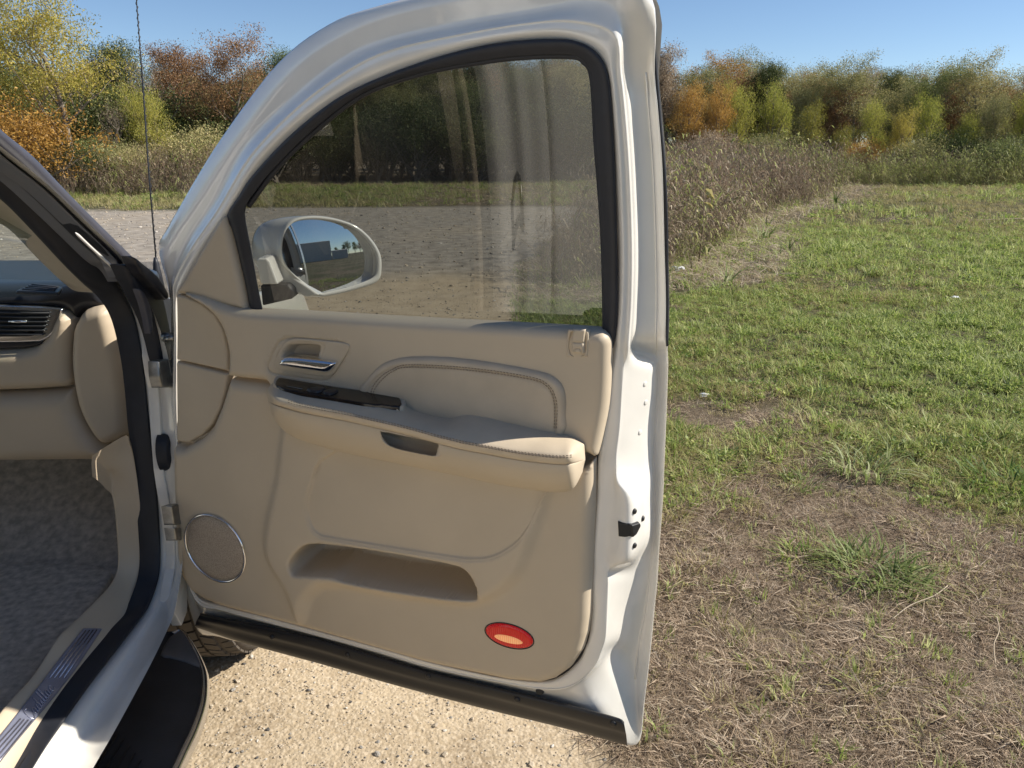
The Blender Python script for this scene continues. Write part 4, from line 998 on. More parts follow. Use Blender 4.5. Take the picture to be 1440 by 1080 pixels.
def green_amt(x, y):
    n_ = fbm(x, y, .55, 4); n2 = fbm(x+31, y+9, 1.7, 3)
    g = sstep(3.0, 4.5, y+1.6*(n_-.5)*2)*(1-.62*sstep(11, 19, y+6*(n_-.5)))
    n3 = fbm(x+7, y-3, .28, 3)
    g = g*sstep(.30, .52, n2*.55+n3*.45+.05*sstep(4, 7, y))
    g = np.maximum(g, .85*sstep(1.75, 2.3, x+.3*(n_-.5))*sstep(2.75, 3.2, y+.5*(n2-.5)))   # greener strip right of the door
    left = sstep(-1, -3, x)
    g = g*(1-left)+left*sstep(.3, .5, n_+.25)*(y < 34)
    g = np.where(y < 1.2, sstep(.35, .55, n_), g)
    return np.clip(g, 0, 1)
def axis(lo, hi, fl, fh, st):
    a = list(np.arange(fl, fh+1e-6, st)); s_ = st
    while a[-1] < hi: s_ *= 1.12; a.append(a[-1]+s_)
    s_ = st
    while a[0] > lo: s_ *= 1.12; a.insert(0, a[0]-s_)
    return np.array(a)
ax = axis(-900, 900, -2.6, 6, .07); ay = axis(-900, 900, 1.0, 13, .07)
GX, GY = np.meshgrid(ax, ay); n_ = GX.shape
gs = grass_side(GX, GY); ga = green_amt(GX, GY)
near = np.clip(1-(np.hypot(GX, GY-3)/14), 0, 1)
GZ = .035*(fbm(GX, GY, 1.3)-.5)*near*(gs > 0)+.012*(fbm(GX, GY, 5)-.5)*near+.05*np.clip(gs, 0, .5)*near
GZ += np.where(GY > 40, .0, 0)
def ground_z(x, y):
    g_ = grass_side(x, y); nr = np.clip(1-(np.hypot(x, y-3)/14), 0, 1)
    return .035*(fbm(x, y, 1.3)-.5)*nr*(g_ > 0)+.012*(fbm(x, y, 5)-.5)*nr+.05*np.clip(g_, 0, .5)*nr
V = np.stack([GX.ravel(), GY.ravel(), GZ.ravel()], 1); a_, b_ = n_
idx = np.arange(a_*b_).reshape(n_)
F_ = np.stack([idx[:-1, :-1].ravel(), idx[:-1, 1:].ravel(), idx[1:, 1:].ravel(), idx[1:, :-1].ravel()], 1)
me = bpy.data.meshes.new('ground'); me.vertices.add(len(V)); me.vertices.foreach_set('co', V.ravel())
me.loops.add(F_.size); me.loops.foreach_set('vertex_index', F_.ravel().astype(np.int32))
me.polygons.add(len(F_)); me.polygons.foreach_set('loop_start', np.arange(0, F_.size, 4, dtype=np.int32)); me.polygons.foreach_set('loop_total', np.full(len(F_), 4, dtype=np.int32))
me.polygons.foreach_set('use_smooth', [True]*len(F_)); me.update(calc_edges=True); me.validate()
def fattr(me, nm, val):
    at_ = me.attributes.new(nm, 'FLOAT', 'POINT'); at_.data.foreach_set('value', np.ravel(val).astype(np.float32))
fattr(me, 'grass', sstep(-.12, .12, gs)); fattr(me, 'green', ga); fattr(me, 'brush', sstep(-.5, .5, brush_side(GX, GY)))
ground = bpy.data.objects.new('ground', me); COL.objects.link(ground); ground['kind'] = 'structure'
m, n, l = new_mat('ground_surface')
out = n.new('ShaderNodeOutputMaterial'); b = n.new('ShaderNodeBsdfPrincipled'); l.new(b.outputs[0], out.inputs[0])
b.inputs['Roughness'].default_value = .95; b.inputs['Specular IOR Level'].default_value = .15
tc = n.new('ShaderNodeTexCoord')
def tex(kind, scale, detail=6, vec=None):
    t = n.new('ShaderNodeTex'+kind); t.inputs['Scale'].default_value = scale
    if kind == 'Noise': t.inputs['Detail'].default_value = detail
    l.new(vec or tc.outputs['Object'], t.inputs['Vector']); return t
def ramp(src, stops):
    r_ = n.new('ShaderNodeValToRGB'); e = r_.color_ramp.elements
    while len(e) < len(stops): e.new(.5)
    for i, (p, c) in enumerate(stops): e[i].position = p; e[i].color = (*c, 1)
    l.new(src, r_.inputs[0]); return r_.outputs[0]
def mix(f, a, b_, mode='MIX'):
    x = n.new('ShaderNodeMix'); x.data_type = 'RGBA'; x.blend_type = mode
    if isinstance(f, float): x.inputs[0].default_value = f
    else: l.new(f, x.inputs[0])
    l.new(a, x.inputs[6]); l.new(b_, x.inputs[7]); return x.outputs[2]
def attr(nm): a = n.new('ShaderNodeAttribute'); a.attribute_name = nm; return a.outputs['Fac']
def mrange(src, a, b_, c=0.0, d=1.0):
    x = n.new('ShaderNodeMapRange'); x.inputs[1].default_value = a; x.inputs[2].default_value = b_; x.inputs[3].default_value = c; x.inputs[4].default_value = d; l.new(src, x.inputs[0]); return x.outputs[0]
big = tex('Noise', .55, 5); mid_n = tex('Noise', 5, 8); fine = tex('Noise', 60, 6); grit = tex('Voronoi', 95); grit2 = tex('Voronoi', 34)
sand = ramp(mid_n.outputs[0], [(.3, (.31, .235, .15)), (.52, (.43, .34, .225)), (.75, (.52, .42, .285))])
sand = mix(mrange(fine.outputs[0], .35, .7), sand, ramp(fine.outputs[0], [(.3, (.26, .205, .14)), (.6, (.52, .43, .31))]), 'MIX')
stone = ramp(grit.outputs['Color'], [(.1, (.2, .175, .15)), (.45, (.42, .36, .28)), (.8, (.5, .47, .42))])
graycoarse = ramp(mid_n.outputs[0], [(.3, (.19, .168, .14)), (.6, (.33, .295, .25)), (.8, (.44, .40, .345))])
sep = n.new('ShaderNodeSeparateXYZ'); l.new(tc.outputs['Object'], sep.inputs[0])
far = mrange(sep.outputs[1], 9.4, 10.4)
nz = n.new('ShaderNodeMath'); nz.operation = 'MULTIPLY_ADD'; nz.inputs[1].default_value = 1.0; l.new(far, nz.inputs[0])
bm_ = mrange(big.outputs[0], .3, .7, -.25, .25); l.new(bm_, nz.inputs[2]); nz.use_clamp = True
grav = mix(nz.outputs[0], sand, graycoarse)
grav = mix(mrange(grit.outputs['Distance'], .22, .1, 0, .28), grav, stone)
soil = ramp(mid_n.outputs[0], [(.3, (.055, .042, .028)), (.55, (.12, .093, .062)), (.75, (.21, .165, .115))])
soil = mix(mrange(fine.outputs[0], .45, .65), soil, ramp(fine.outputs[0], [(.3, (.06, .045, .03)), (.7, (.22, .175, .12))]))
grn = ramp(fine.outputs[0], [(.3, (.022, .028, .010)), (.5, (.045, .05, .018)), (.7, (.10, .09, .04))])
turf = mix(attr('green'), soil, grn)
turf = mix(attr('brush'), turf, ramp(fine.outputs[0], [(.3, (.05, .038, .027)), (.7, (.16, .125, .09))]))
col = mix(attr('grass'), grav, turf); l.new(col, b.inputs['Base Color'])
clod = tex('Noise', 21, 3); hh = n.new('ShaderNodeMath'); hh.operation = 'MULTIPLY_ADD'; hh.inputs[1].default_value = 1.6; l.new(clod.outputs[0], hh.inputs[0]); l.new(fine.outputs[0], hh.inputs[2])
h = n.new('ShaderNodeMath'); h.operation = 'MULTIPLY_ADD'; h.inputs[1].default_value = .5; l.new(hh.outputs[0], h.inputs[0]); l.new(mid_n.outputs[0], h.inputs[2])
h2 = n.new('ShaderNodeMath'); h2.operation = 'MULTIPLY_ADD'; h2.inputs[1].default_value = -.35; l.new(grit.outputs['Distance'], h2.inputs[0]); l.new(h.outputs[0], h2.inputs[2])
bp = n.new('ShaderNodeBump'); bp.inputs['Strength'].default_value = 1; bp.inputs['Distance'].default_value = .0065; l.new(h2.outputs[0], bp.inputs['Height']); l.new(bp.outputs[0], b.inputs['Normal'])
me.materials.append(m)

# ================================================================== scattering
def proto(name, V, F, mats, mi=None):
    me = bpy.data.meshes.new(name); me.from_pydata([tuple(map(float, v)) for v in V], [], [tuple(map(int, f)) for f in F]); me.update()
    for q in (mats if isinstance(mats, (list, tuple)) else [mats]): me.materials.append(q)
    if mi is not None: me.polygons.foreach_set('material_index', list(mi))
    return bpy.data.objects.new(name, me)
def scatter(name, protos, P, rotz, scale, idx, tilt=None, label=None):
    c = bpy.data.collections.new(name+'_pieces')
    for i, o in enumerate(protos):
        o.name = '%03d_%s' % (i, o.name); c.objects.link(o)
    me = bpy.data.meshes.new(name); N = len(P); me.vertices.add(N); me.vertices.foreach_set('co', np.asarray(P, np.float32).ravel())
    a = me.attributes.new('rot', 'FLOAT_VECTOR', 'POINT'); r_ = np.zeros((N, 3), np.float32); r_[:, 2] = rotz
    if tilt is not None: r_[:, 0] = tilt[:, 0]; r_[:, 1] = tilt[:, 1]
    a.data.foreach_set('vector', r_.ravel())
    a = me.attributes.new('scl', 'FLOAT', 'POINT'); a.data.foreach_set('value', np.asarray(scale, np.float32))
    a = me.attributes.new('pick', 'INT', 'POINT'); a.data.foreach_set('value', np.asarray(idx, np.int32))
    o = bpy.data.objects.new(name, me); COL.objects.link(o); o['kind'] = 'stuff'
    if label: o['label'] = label
    ng = bpy.data.node_groups.new(name, 'GeometryNodeTree')
    ng.interface.new_socket('Geometry', in_out='INPUT', socket_type='NodeSocketGeometry'); ng.interface.new_socket('Geometry', in_out='OUTPUT', socket_type='NodeSocketGeometry')
    N_ = ng.nodes; L_ = ng.links
    gi = N_.new('NodeGroupInput'); go = N_.new('NodeGroupOutput'); ci = N_.new('GeometryNodeCollectionInfo'); ci.inputs[0].default_value = c
    ci.inputs['Separate Children'].default_value = True; ci.inputs['Reset Children'].default_value = True
    io = N_.new('GeometryNodeInstanceOnPoints'); io.inputs['Pick Instance'].default_value = True
    def na(nm, t): q = N_.new('GeometryNodeInputNamedAttribute'); q.data_type = t; q.inputs[0].default_value = nm; return q.outputs[0]
    L_.new(gi.outputs[0], io.inputs['Points']); L_.new(ci.outputs[0], io.inputs['Instance'])
    L_.new(na('rot', 'FLOAT_VECTOR'), io.inputs['Rotation']); L_.new(na('scl', 'FLOAT'), io.inputs['Scale']); L_.new(na('pick', 'INT'), io.inputs['Instance Index'])
    L_.new(io.outputs[0], go.inputs[0])
    md = o.modifiers.new('scatter', 'NODES'); md.node_group = ng; return o

def blade(p, az, ln, wd, bend, segs=2):
    """bent tapering grass blade"""
    d = np.array([math.cos(az), math.sin(az), 0]); s_ = np.array([-d[1], d[0], 0]); V = []; F = []
    for k in range(segs+1):
        f = k/segs; c = p+d*ln*bend*f*f+np.array([0, 0, ln*(f-.45*bend*f*f)]); wd_ = wd*(1-f**1.6)*.5
        if k < segs: V += [c-s_*wd_, c+s_*wd_]
        else: V.append(c)
    for k in range(segs-1): F.append((2*k, 2*k+1, 2*k+3, 2*k+2))
    F.append((2*segs-2, 2*segs-1, 2*segs)); return V, F
def tuft(name, mat, nb, ln, wd, spread, bend=(.2, 1.0), flat=0.0, segs=2, seed=0):
    r_ = random.Random(seed); V = []; F = []
    for i in range(nb):
        a = r_.uniform(0, 6.283); q = spread*math.sqrt(r_.random()); p = np.array([q*math.cos(a), q*math.sin(a), -.004])
        v, f = blade(p, a+r_.uniform(-1.2, 1.2), ln*r_.uniform(.5, 1.15), wd*r_.uniform(.6, 1.3), r_.uniform(*bend), segs)
        if flat:
            k = r_.uniform(flat*.6, 1); v = [np.array([x[0], x[1], x[2]*(1-k*.85)+.002*r_.random()]) for x in v]
        o = len(V); V += v; F += [tuple(t+o for t in g) for g in f]
    return proto(name, V, F, mat)
def clover(name, mat, nb, spread, size, seed=0, h=.035):
    r_ = random.Random(seed); V = []; F = []
    for i in range(nb):
        a = r_.uniform(0, 6.283); q = spread*math.sqrt(r_.random()); c = np.array([q*math.cos(a), q*math.sin(a), h*r_.uniform(.3, 1)])
        s_ = size*r_.uniform(.6, 1.3); az = r_.uniform(0, 6.283); ti = r_.uniform(-.6, .6)
        for k in range(3):
            b_ = az+k*2.09; d = np.array([math.cos(b_), math.sin(b_), ti+.2]); e = np.array([-math.sin(b_), math.cos(b_), 0])
            o = len(V); V += [c, c+(d*.6+e*.42)*s_, c+d*s_, c+(d*.6-e*.42)*s_]; F.append((o, o+1, o+2, o+3))
    return proto(name, V, F, mat)
G1 = leaf_mat('lawn_green', [(.07, .12, .03), (.19, .27, .055), (.36, .43, .12), (.60, .62, .30)], .5, gloss=.03)
G2 = leaf_mat('lawn_olive', [(.14, .15, .05), (.27, .255, .085), (.42, .37, .16), (.56, .48, .28)], .35, gloss=.02)
G3 = leaf_mat('straw', [(.20, .145, .095), (.35, .27, .185), (.50, .41, .295), (.64, .55, .43)], .25, gloss=.02)
G4 = leaf_mat('thatch', [(.085, .058, .036), (.215, .155, .10), (.41, .31, .215), (.66, .54, .41)], .2, gloss=.02)
G5 = leaf_mat('fescue', [(.08, .12, .035), (.18, .24, .07), (.33, .38, .15), (.54, .56, .34)], .45, gloss=.02)
G6 = leaf_mat('weed_leaf', [(.07, .14, .03), (.19, .28, .05), (.36, .42, .10), (.56, .56, .22)], .5, gloss=.03)
protos = [
 tuft('green_tuft', G1, 15, .066, .0052, .035, (.1, .9), seed=1), tuft('green_tuft', G1, 12, .09, .0062, .04, (.2, 1.1), seed=2), clover('clover', G6, 11, .05, .013, 3),
 tuft('olive_tuft', G2, 16, .055, .0035, .04, (.3, 1.3), seed=4), tuft('olive_tuft', G2, 12, .08, .004, .04, (.5, 1.5), seed=5),
 tuft('straw_tuft', G3, 14, .06, .0026, .045, (.6, 1.8), .75, seed=6), tuft('straw_tuft', G3, 10, .085, .0026, .04, (.4, 1.4), .3, seed=7),
 tuft('thatch_tuft', G4, 22, .06, .0026, .05, (.8, 2.0), .85, seed=8), tuft('thatch_tuft', G4, 18, .045, .0028, .05, (.5, 1.6), .5, seed=9),
 tuft('coarse_tuft', G5, 12, .13, .008, .03, (.5, 1.3), 0, 3, seed=10)]
def rnd_pts(n, region):
    """points in the view wedge between two distances"""
    y0, y1 = region; y = np.sqrt(rng.random(n)*(y1*y1-y0*y0)+y0*y0)
    lo, hi = -.62, .92; x = y*(lo+rng.random(n)*(hi-lo)); return x, y
Ps, Rz, Sc, Ix, Tl = [], [], [], [], []
def add_ring(n, y0, y1, scl, xr=None):
    x, y = rnd_pts(n, (y0, y1)) if xr is None else (xr[0]+(xr[1]-xr[0])*rng.random(n), y0+(y1-y0)*rng.random(n))
    g_ = grass_side(x, y); edge_keep = rng.random(n) < sstep(-.18, .22, g_); k = edge_keep
    bs = brush_side(x, y); k &= rng.random(n) < (1-.7*sstep(-.2, .8, bs))
    k &= ~((x < -.70) & (x > -2.8) & (y < 3.4))
    x, y, bs = x[k], y[k], bs[k]; ga_ = green_amt(x, y); m_ = len(x)
    q = rng.random(m_); r2 = rng.random(m_); ix = np.zeros(m_, int)
    isg = q < ga_*.92
    dry = fbm(x+50, y, .35)
    oliv = r2 < np.clip(.34+1.5*(dry-.5)+.45*sstep(10, 18, y), 0, .95)
    ix = np.where(isg & ~oliv, rng.integers(0, 3, m_), np.where(isg, rng.integers(3, 5, m_), 0))
    br = rng.integers(5, 9, m_); br = np.where((br < 7) & (rng.random(m_) < .45), br+2, br)
    br = np.where(rng.random(m_) < .022, rng.integers(3, 5, m_), br); br = np.where(rng.random(m_) < .02, 0, br)
    ix = np.where(~isg, br, ix); ix = np.where(isg & (rng.random(m_) < .10), rng.integers(5, 8, m_), ix)
    fr = (np.abs(bs+.5) < .6) & (rng.random(m_) < .6); ix = np.where(fr, 6, ix)
    ix = np.where(isg & (rng.random(m_) < .006), 9, ix)
    cl_ = vnoise(x*3.1+9, y*3.1)*.6+vnoise(x*7.3, y*7.3+5)*.4
    k2 = rng.random(m_) < (.45+.75*sstep(.25, .6, cl_)); x, y, ix, fr, cl_ = x[k2], y[k2], ix[k2], fr[k2], cl_[k2]; m_ = len(x)
    s_ = scl*rng.uniform(.65, 1.35, m_)*(.72+.5*sstep(.3, .75, cl_))*np.where(fr, 1.8, 1)
    Ps.append(np.stack([x, y, ground_z(x, y)], 1)); Rz.append(rng.random(m_)*6.283); Sc.append(s_); Ix.append(ix); Tl.append(rng.normal(0, .12, (m_, 2)))
add_ring(42000, 1.2, 4.2, .95); add_ring(44000, 4.2, 8.5, 1.0); add_ring(36000, 8.5, 16, 1.5); add_ring(30000, 16, 37, 2.6)
add_ring(9000, -12, 1.2, 1.6, (.4, 9))
lawn = scatter('lawn_grass', protos, np.vstack(Ps), np.concatenate(Rz), np.concatenate(Sc), np.concatenate(Ix), np.vstack(Tl), 'mixed green and dead brown grass growing right of the gravel lot')

# loose stones on the gravel
def pebble(seed, mat, flat=.6):
    bm = bmesh.new(); bmesh.ops.create_icosphere(bm, subdivisions=1, radius=1); r_ = random.Random(seed)
    for v in bm.verts: v.co *= r_.uniform(.65, 1.15); v.co.z *= flat
    V = [v.co[:] for v in bm.verts]; F = [tuple(v.index for v in f.verts) for f in bm.faces]; bm.free(); return proto('pebble', V, F, mat)
S1 = principled('stone_grey', (.27, .25, .22), .85, var=.4, vscale=3); S2 = principled('stone_tan', (.42, .35, .26), .9, var=.3, vscale=3); S3 = principled('stone_pale', (.5, .46, .4), .85, var=.2, vscale=3); S4 = principled('stone_dark', (.09, .085, .08), .85)
peb = [pebble(i, [S2, S1, S2, S3, S2, S2, S2, S4][i % 8], .55+.1*(i % 3)) for i in range(8)]
Ps, Sc = [], []
for n0, y0, y1, s0 in ((34000, 1.5, 3.4, .0022), (12000, 3.4, 9, .006), (16000, 9, 21, .010)):
    x, y = rnd_pts(n0, (y0, y1)); k = (grass_side(x, y) < .06) & (rng.random(n0) < sstep(.3, .6, fbm(x, y, 2.2))+.3); x, y = x[k], y[k]
    s_ = s0*np.exp(rng.normal(0, .55, len(x))); s_ = np.minimum(s_, s0*5)
    Ps.append(np.stack([x, y, ground_z(x, y)+s_*.15], 1)); Sc.append(s_)
Ps = np.vstack(Ps); N = len(Ps)
scatter('gravel_stones', peb, Ps, rng.random(N)*6.283, np.concatenate(Sc), rng.integers(0, 8, N), rng.normal(0, .3, (N, 2)), 'loose small stones on the sandy gravel lot')

# dead weeds
def stalk(seed, h, mat_s, mat_l, leaves=26, lean_=.25, curl=.16, lw=.016):
    r_ = random.Random(seed); V = []; F = []; MI = []
    def addt(P, rad, mi):
        v, f = tube(None, np.array(P), rad, n=3, caps=False); o = len(V); V.extend(v); F.extend([tuple(t+o for t in g) for g in f]); MI.extend([mi]*len(f))
    for st in range(3):
        a = r_.uniform(0, 6.28); ln = h*r_.uniform(.7, 1.1); dx = np.array([math.cos(a), math.sin(a), 0])*lean_*r_.uniform(.3, 1.4)
        base = np.array([r_.uniform(-.09, .09), r_.uniform(-.09, .09), -.02])
        pts = [base+dx*ln*t*t+np.array([0, 0, ln*t])+np.array([r_.uniform(-.015, .015), r_.uniform(-.015, .015), 0]) for t in np.linspace(0, 1, 6)]
        addt(pts, np.linspace(.0042, .0016, 6), 0)
        for k in range(leaves//3):
            t = r_.uniform(.12, 1); i = min(4, int(t*5)); p = pts[i]*(1-(t*5-i))+pts[i+1]*(t*5-i)
            b_ = r_.uniform(0, 6.28); e = np.array([math.cos(b_), math.sin(b_), 0]); s_ = np.array([-e[1], e[0], 0]); L = curl*r_.uniform(.4, 1.4); dr = r_.uniform(-.6, .8); wd = lw*r_.uniform(.4, 1.3)
            if r_.random() < .35:
                q = p+e*L*1.3+np.array([0, 0, L*r_.uniform(.4, 1.2)]); addt([p, (p+q)/2+np.array([0, 0, .01]), q], .0013, 0); p = q; L *= .4
            m1 = p+e*L*.5+np.array([0, 0, L*.3*dr]); m2 = p+e*L+np.array([0, 0, L*(.3*dr-.55)]); o = len(V)
            V.extend([p-s_*wd*.2, p+s_*wd*.2, m1-s_*wd*.5, m1+s_*wd*.5, m2-s_*wd*.15, m2+s_*wd*.15]); F.extend([(o, o+1, o+3, o+2), (o+2, o+3, o+5, o+4)]); MI.extend([1, 1])
    return proto('weed_stalk', V, F, [mat_s, mat_l], MI)
WS = leaf_mat('dead_stem', [(.13, .10, .07), (.26, .205, .145), (.42, .35, .26)], .05, gloss=0)
WL = leaf_mat('dead_leaf', [(.12, .085, .055), (.25, .19, .13), (.40, .32, .23), (.58, .5, .38)], .3, gloss=0)
WG = leaf_mat('weed_green', [(.14, .17, .045), (.28, .32, .09), (.44, .46, .16), (.60, .58, .28)], .5, gloss=.02)
WR = leaf_mat('dead_reddish', [(.15, .095, .065), (.27, .185, .13), (.42, .32, .23)], .3, gloss=0)
wp = [stalk(1, 1.25, WS, WL), stalk(2, 1.0, WS, WL, 34, .5, .2, .02), stalk(3, 1.4, WS, WR, 22), stalk(4, .8, WS, WL, 40, .8, .22, .022), stalk(5, .9, WS, WG, 34, .4, .2, .02), stalk(6, 1.3, WS, WG, 40, .3, .26, .03)]
Ps, Sc, Ix, Tl = [], [], [], []
def weeds(n0, x0, x1, y0, y1, test, probs, s0=1.0, thin=1.0):
    x = x0+(x1-x0)*rng.random(n0); y = y0+(y1-y0)*rng.random(n0); bs = test(x, y); k = (bs > 0) & (rng.random(n0) < thin); x, y, bs = x[k], y[k], bs[k]; m_ = len(x)
    nn = fbm(x, y, .4); s_ = s0*rng.uniform(.6, 1.15, m_)*(.66+.34*sstep(0, .8, bs))*(.75+.5*nn)
    Ps.append(np.stack([x, y, np.zeros(m_)], 1)); Sc.append(s_); Ix.append(rng.choice(len(wp), m_, p=probs)); Tl.append(rng.normal(0, .16, (m_, 2)))
weeds(2100, -1, 6, 8, 17, brush_side, [.26, .24, .16, .22, .07, .05], 1.08)
weeds(2600, -1, 11, 15, 27, brush_side, [.30, .16, .30, .14, .05, .05], 1.15)
weeds(3200, 0, 32, 26, 46, brush_side, [.30, .12, .34, .10, .04, .10], 1.3)
weeds(2000, 11.5, 34, 31.6, 34.6, lambda x, y: np.minimum(y-31.9-1.2*(fbm(x, y, .5)-.5), 5)-.6*(x < 13), [.05, .02, .05, .0, .48, .4], .95)     # greener edge at the right
weeds(1600, -24, -8.2, 26.3, 31, lambda x, y: np.minimum(y-26.5-.9*(fbm(x, y, .4)-.5)*3, 5), [.22, .1, .5, .08, .05, .05], 1.15)
weeds(500, -9.5, -2, 23.6, 27.5, lambda x, y: .8-np.hypot((x+10.0)/1.6, (y-25)/1.1)+.0*x, [.2, .1, .5, .1, .05, .05], .9)
Ps = np.vstack(Ps); N = len(Ps)
scatter('dead_weeds', wp, Ps, rng.random(N)*6.283, np.concatenate(Sc), np.concatenate(Ix), np.vstack(Tl), 'thicket of tall dead brown weeds beyond the lawn')

# ================================================================== TREES
def tree_mesh(seed, h, style):
    r_ = random.Random(seed); nr = np.random.default_rng(seed); segs = []; tips = []
    P = dict(wide=dict(n=7, up=.55, ln=.42, depth=3, clear=.22), tall=dict(n=9, up=.75, ln=.30, depth=3, clear=.2), willow=dict(n=10, up=1.1, ln=.36, depth=3, clear=.05), bare=dict(n=9, up=1.0, ln=.32, depth=3, clear=.25), bush=dict(n=9, up=.8, ln=.55, depth=2, clear=.0))[style]
    def grow(p, d, ln, rad, lev):
        k = 5; pts = [p]; dd = d.copy()
        for i in range(k):
            dd = dd+np.array([r_.gauss(0, .14), r_.gauss(0, .14), r_.gauss(0, .08)+(.06 if lev else .02)]); dd /= np.linalg.norm(dd); pts.append(pts[-1]+dd*ln/k)
        segs.append((np.array(pts), np.linspace(rad, rad*.42, k+1), lev))
        if lev >= P['depth']: tips.append((pts[-1], lev)); tips.append((pts[3], lev)); return
        nb = P['n'] if lev == 0 else (5 if lev == 1 else 3)
        for i in range(nb):
            t = (P['clear']+(1-P['clear'])*(i+.6)/nb) if lev == 0 else r_.uniform(.35, 1); j = min(k-1, int(t*k)); q = pts[j]+(pts[j+1]-pts[j])*(t*k-j)
            a = i*2.4+r_.uniform(-.5, .5); side_ = np.array([math.cos(a), math.sin(a), 0]); nd = side_+np.array([0, 0, P['up']*(r_.uniform(.6, 1.3))])+dd*.35; nd /= np.linalg.norm(nd)
            f = (1.05-.55*t) if lev == 0 else 1
            grow(q, nd, h*P['ln']*f*(.62**lev)*r_.uniform(.75, 1.2), rad*.5*(1-.35*t), lev+1)
        tips.append((pts[-1], lev+1))
    grow(np.array([0, 0, -.05]), np.array([0, 0, 1.0]), h*(.78 if style != 'bush' else .3), h*.022, 0)
    TV, TF = [], []
    for pts, rad, lev in segs:
        v, f = tube(None, pts, rad, n=7 if lev == 0 else (5 if lev == 1 else 3), caps=False); o = len(TV); TV += v; TF += [tuple(t+o for t in g) for g in f]
    tp_ = np.array([t[0] for t in tips]); return np.array(TV), TF, tp_
def leaves(tips, per, rad, size, seed, flat=.75, droop=0.0, keep=1.0):
    nr = np.random.default_rng(seed); k = nr.random(len(tips)) < keep; tips = tips[k]; n_l = len(tips)*per
    cl = nr.uniform(.55, 1.25, len(tips)); c = np.repeat(tips, per, 0); s_ = np.repeat(cl, per)[:, None]
    off = np.clip(nr.normal(0, 1, (n_l, 3)), -1.7, 1.7)*rad*s_*np.array([1, 1, flat]); off[:, 2] -= droop*rad*np.abs(nr.normal(0, 1, n_l))*1.6; c = c+off
    u = nr.normal(0, 1, (n_l, 3)); u /= np.linalg.norm(u, axis=1)[:, None]; w_ = nr.normal(0, 1, (n_l, 3)); w_ -= u*(u*w_).sum(1)[:, None]; w_ /= np.linalg.norm(w_, axis=1)[:, None]
    if droop: u = u*.5+np.array([0, 0, -1.0])*droop; u /= np.linalg.norm(u, axis=1)[:, None]
    L = size*nr.uniform(.6, 1.4, n_l)[:, None]; wd = L*(.30 if droop else .42)
    V = np.stack([c-u*L, c-w_*wd, c+u*L, c+w_*wd], 1).reshape(-1, 3); F = np.arange(n_l*4).reshape(-1, 4); return V, F
def npmesh(name, V, F, mats):
    me = bpy.data.meshes.new(name); me.vertices.add(len(V)); me.vertices.foreach_set('co', np.asarray(V, np.float32).ravel()); F = np.asarray(F, np.int32)
    me.loops.add(F.size); me.loops.foreach_set('vertex_index', F.ravel()); me.polygons.add(len(F)); k = F.shape[1]
    me.polygons.foreach_set('loop_start', np.arange(0, F.size, k, dtype=np.int32)); me.polygons.foreach_set('loop_total', np.full(len(F), k, dtype=np.int32)); me.update(calc_edges=True)
    for q in mats: me.materials.append(q)
    return me
BARK = principled('bark', (.21, .175, .14), .9, var=.35, vscale=4, bump=.6, bscale=20, bdist=.02); BARKP = principled('pale_bark', (.27, .24, .2), .9, var=.3, vscale=4)
LM = {
 'yellow': leaf_mat('leaf_yellow_green', [(.14, .15, .03), (.30, .29, .055), (.52, .44, .09), (.68, .54, .16)], .45, gloss=.02),
 'orange': leaf_mat('leaf_orange', [(.19, .11, .035), (.40, .22, .05), (.58, .34, .08), (.68, .48, .16)], .4, gloss=.02),
 'rust': leaf_mat('leaf_rust', [(.10, .06, .035), (.26, .145, .07), (.42, .24, .11), (.56, .38, .19)], .35, gloss=.02),
 'green': leaf_mat('leaf_green', [(0.058, 0.082, 0.033), (0.129, 0.165, 0.058), (0.241, 0.276, 0.094), (0.448, 0.436, 0.176)], .35, gloss=.02),
 'dark': leaf_mat('leaf_dark_green', [(.025, .04, .015), (.06, .085, .025), (.11, .13, .04), (.21, .20, .07)], .3, gloss=.02),
 'olive': leaf_mat('leaf_olive', [(0.100, 0.111, 0.047), (0.225, 0.230, 0.090), (0.390, 0.367, 0.155), (0.582, 0.488, 0.240)], .35, gloss=.02),
 'willow': leaf_mat('leaf_willow', [(.15, .19, .035), (.31, .34, .06), (.48, .46, .10), (.62, .54, .15)], .5, gloss=.02),
 'brown': leaf_mat('leaf_brown', [(0.153, 0.117, 0.082), (0.334, 0.258, 0.181), (0.530, 0.419, 0.294), (0.702, 0.572, 0.419)], .3, gloss=.02),
 'grey': leaf_mat('leaf_greyish', [(0.227, 0.191, 0.162), (0.413, 0.361, 0.308), (0.630, 0.559, 0.489)], .3, gloss=.0)}
TP = {}
def build_kind(key, seed, h, style, per, rad, size, flat=.75, droop=0.0, keep=1.0):
    TV, TF, tips = tree_mesh(seed, h, style); V, F = leaves(tips, per, rad, size, seed+50, flat, droop, keep)
    tm = bpy.data.meshes.new(key+'_wood'); tm.from_pydata([tuple(map(float, v)) for v in TV], [], TF); tm.update(); tm.materials.append(BARK); tm.polygons.foreach_set('use_smooth', [True]*len(tm.polygons))
    cm = npmesh(key+'_leaves', V, F, [LM['green']]); zmax = float(np.percentile(V[:, 2], 99.5)); wmax = float(np.percentile(np.abs(V[:, 0]), 97)); TP[key] = (tm, cm, zmax, wmax)
build_kind('wide_a', 11, 9, 'wide', 88, .42, .060); build_kind('wide_b', 12, 9, 'wide', 88, .40, .060)
build_kind('tall_a', 13, 9, 'tall', 88, .38, .056); build_kind('tall_b', 14, 9, 'tall', 88, .40, .056)
build_kind('willow_a', 15, 6, 'willow', 46, .24, .056, 1.1, .6); build_kind('willow_b', 16, 6, 'willow', 46, .22, .056, 1.1, .6)
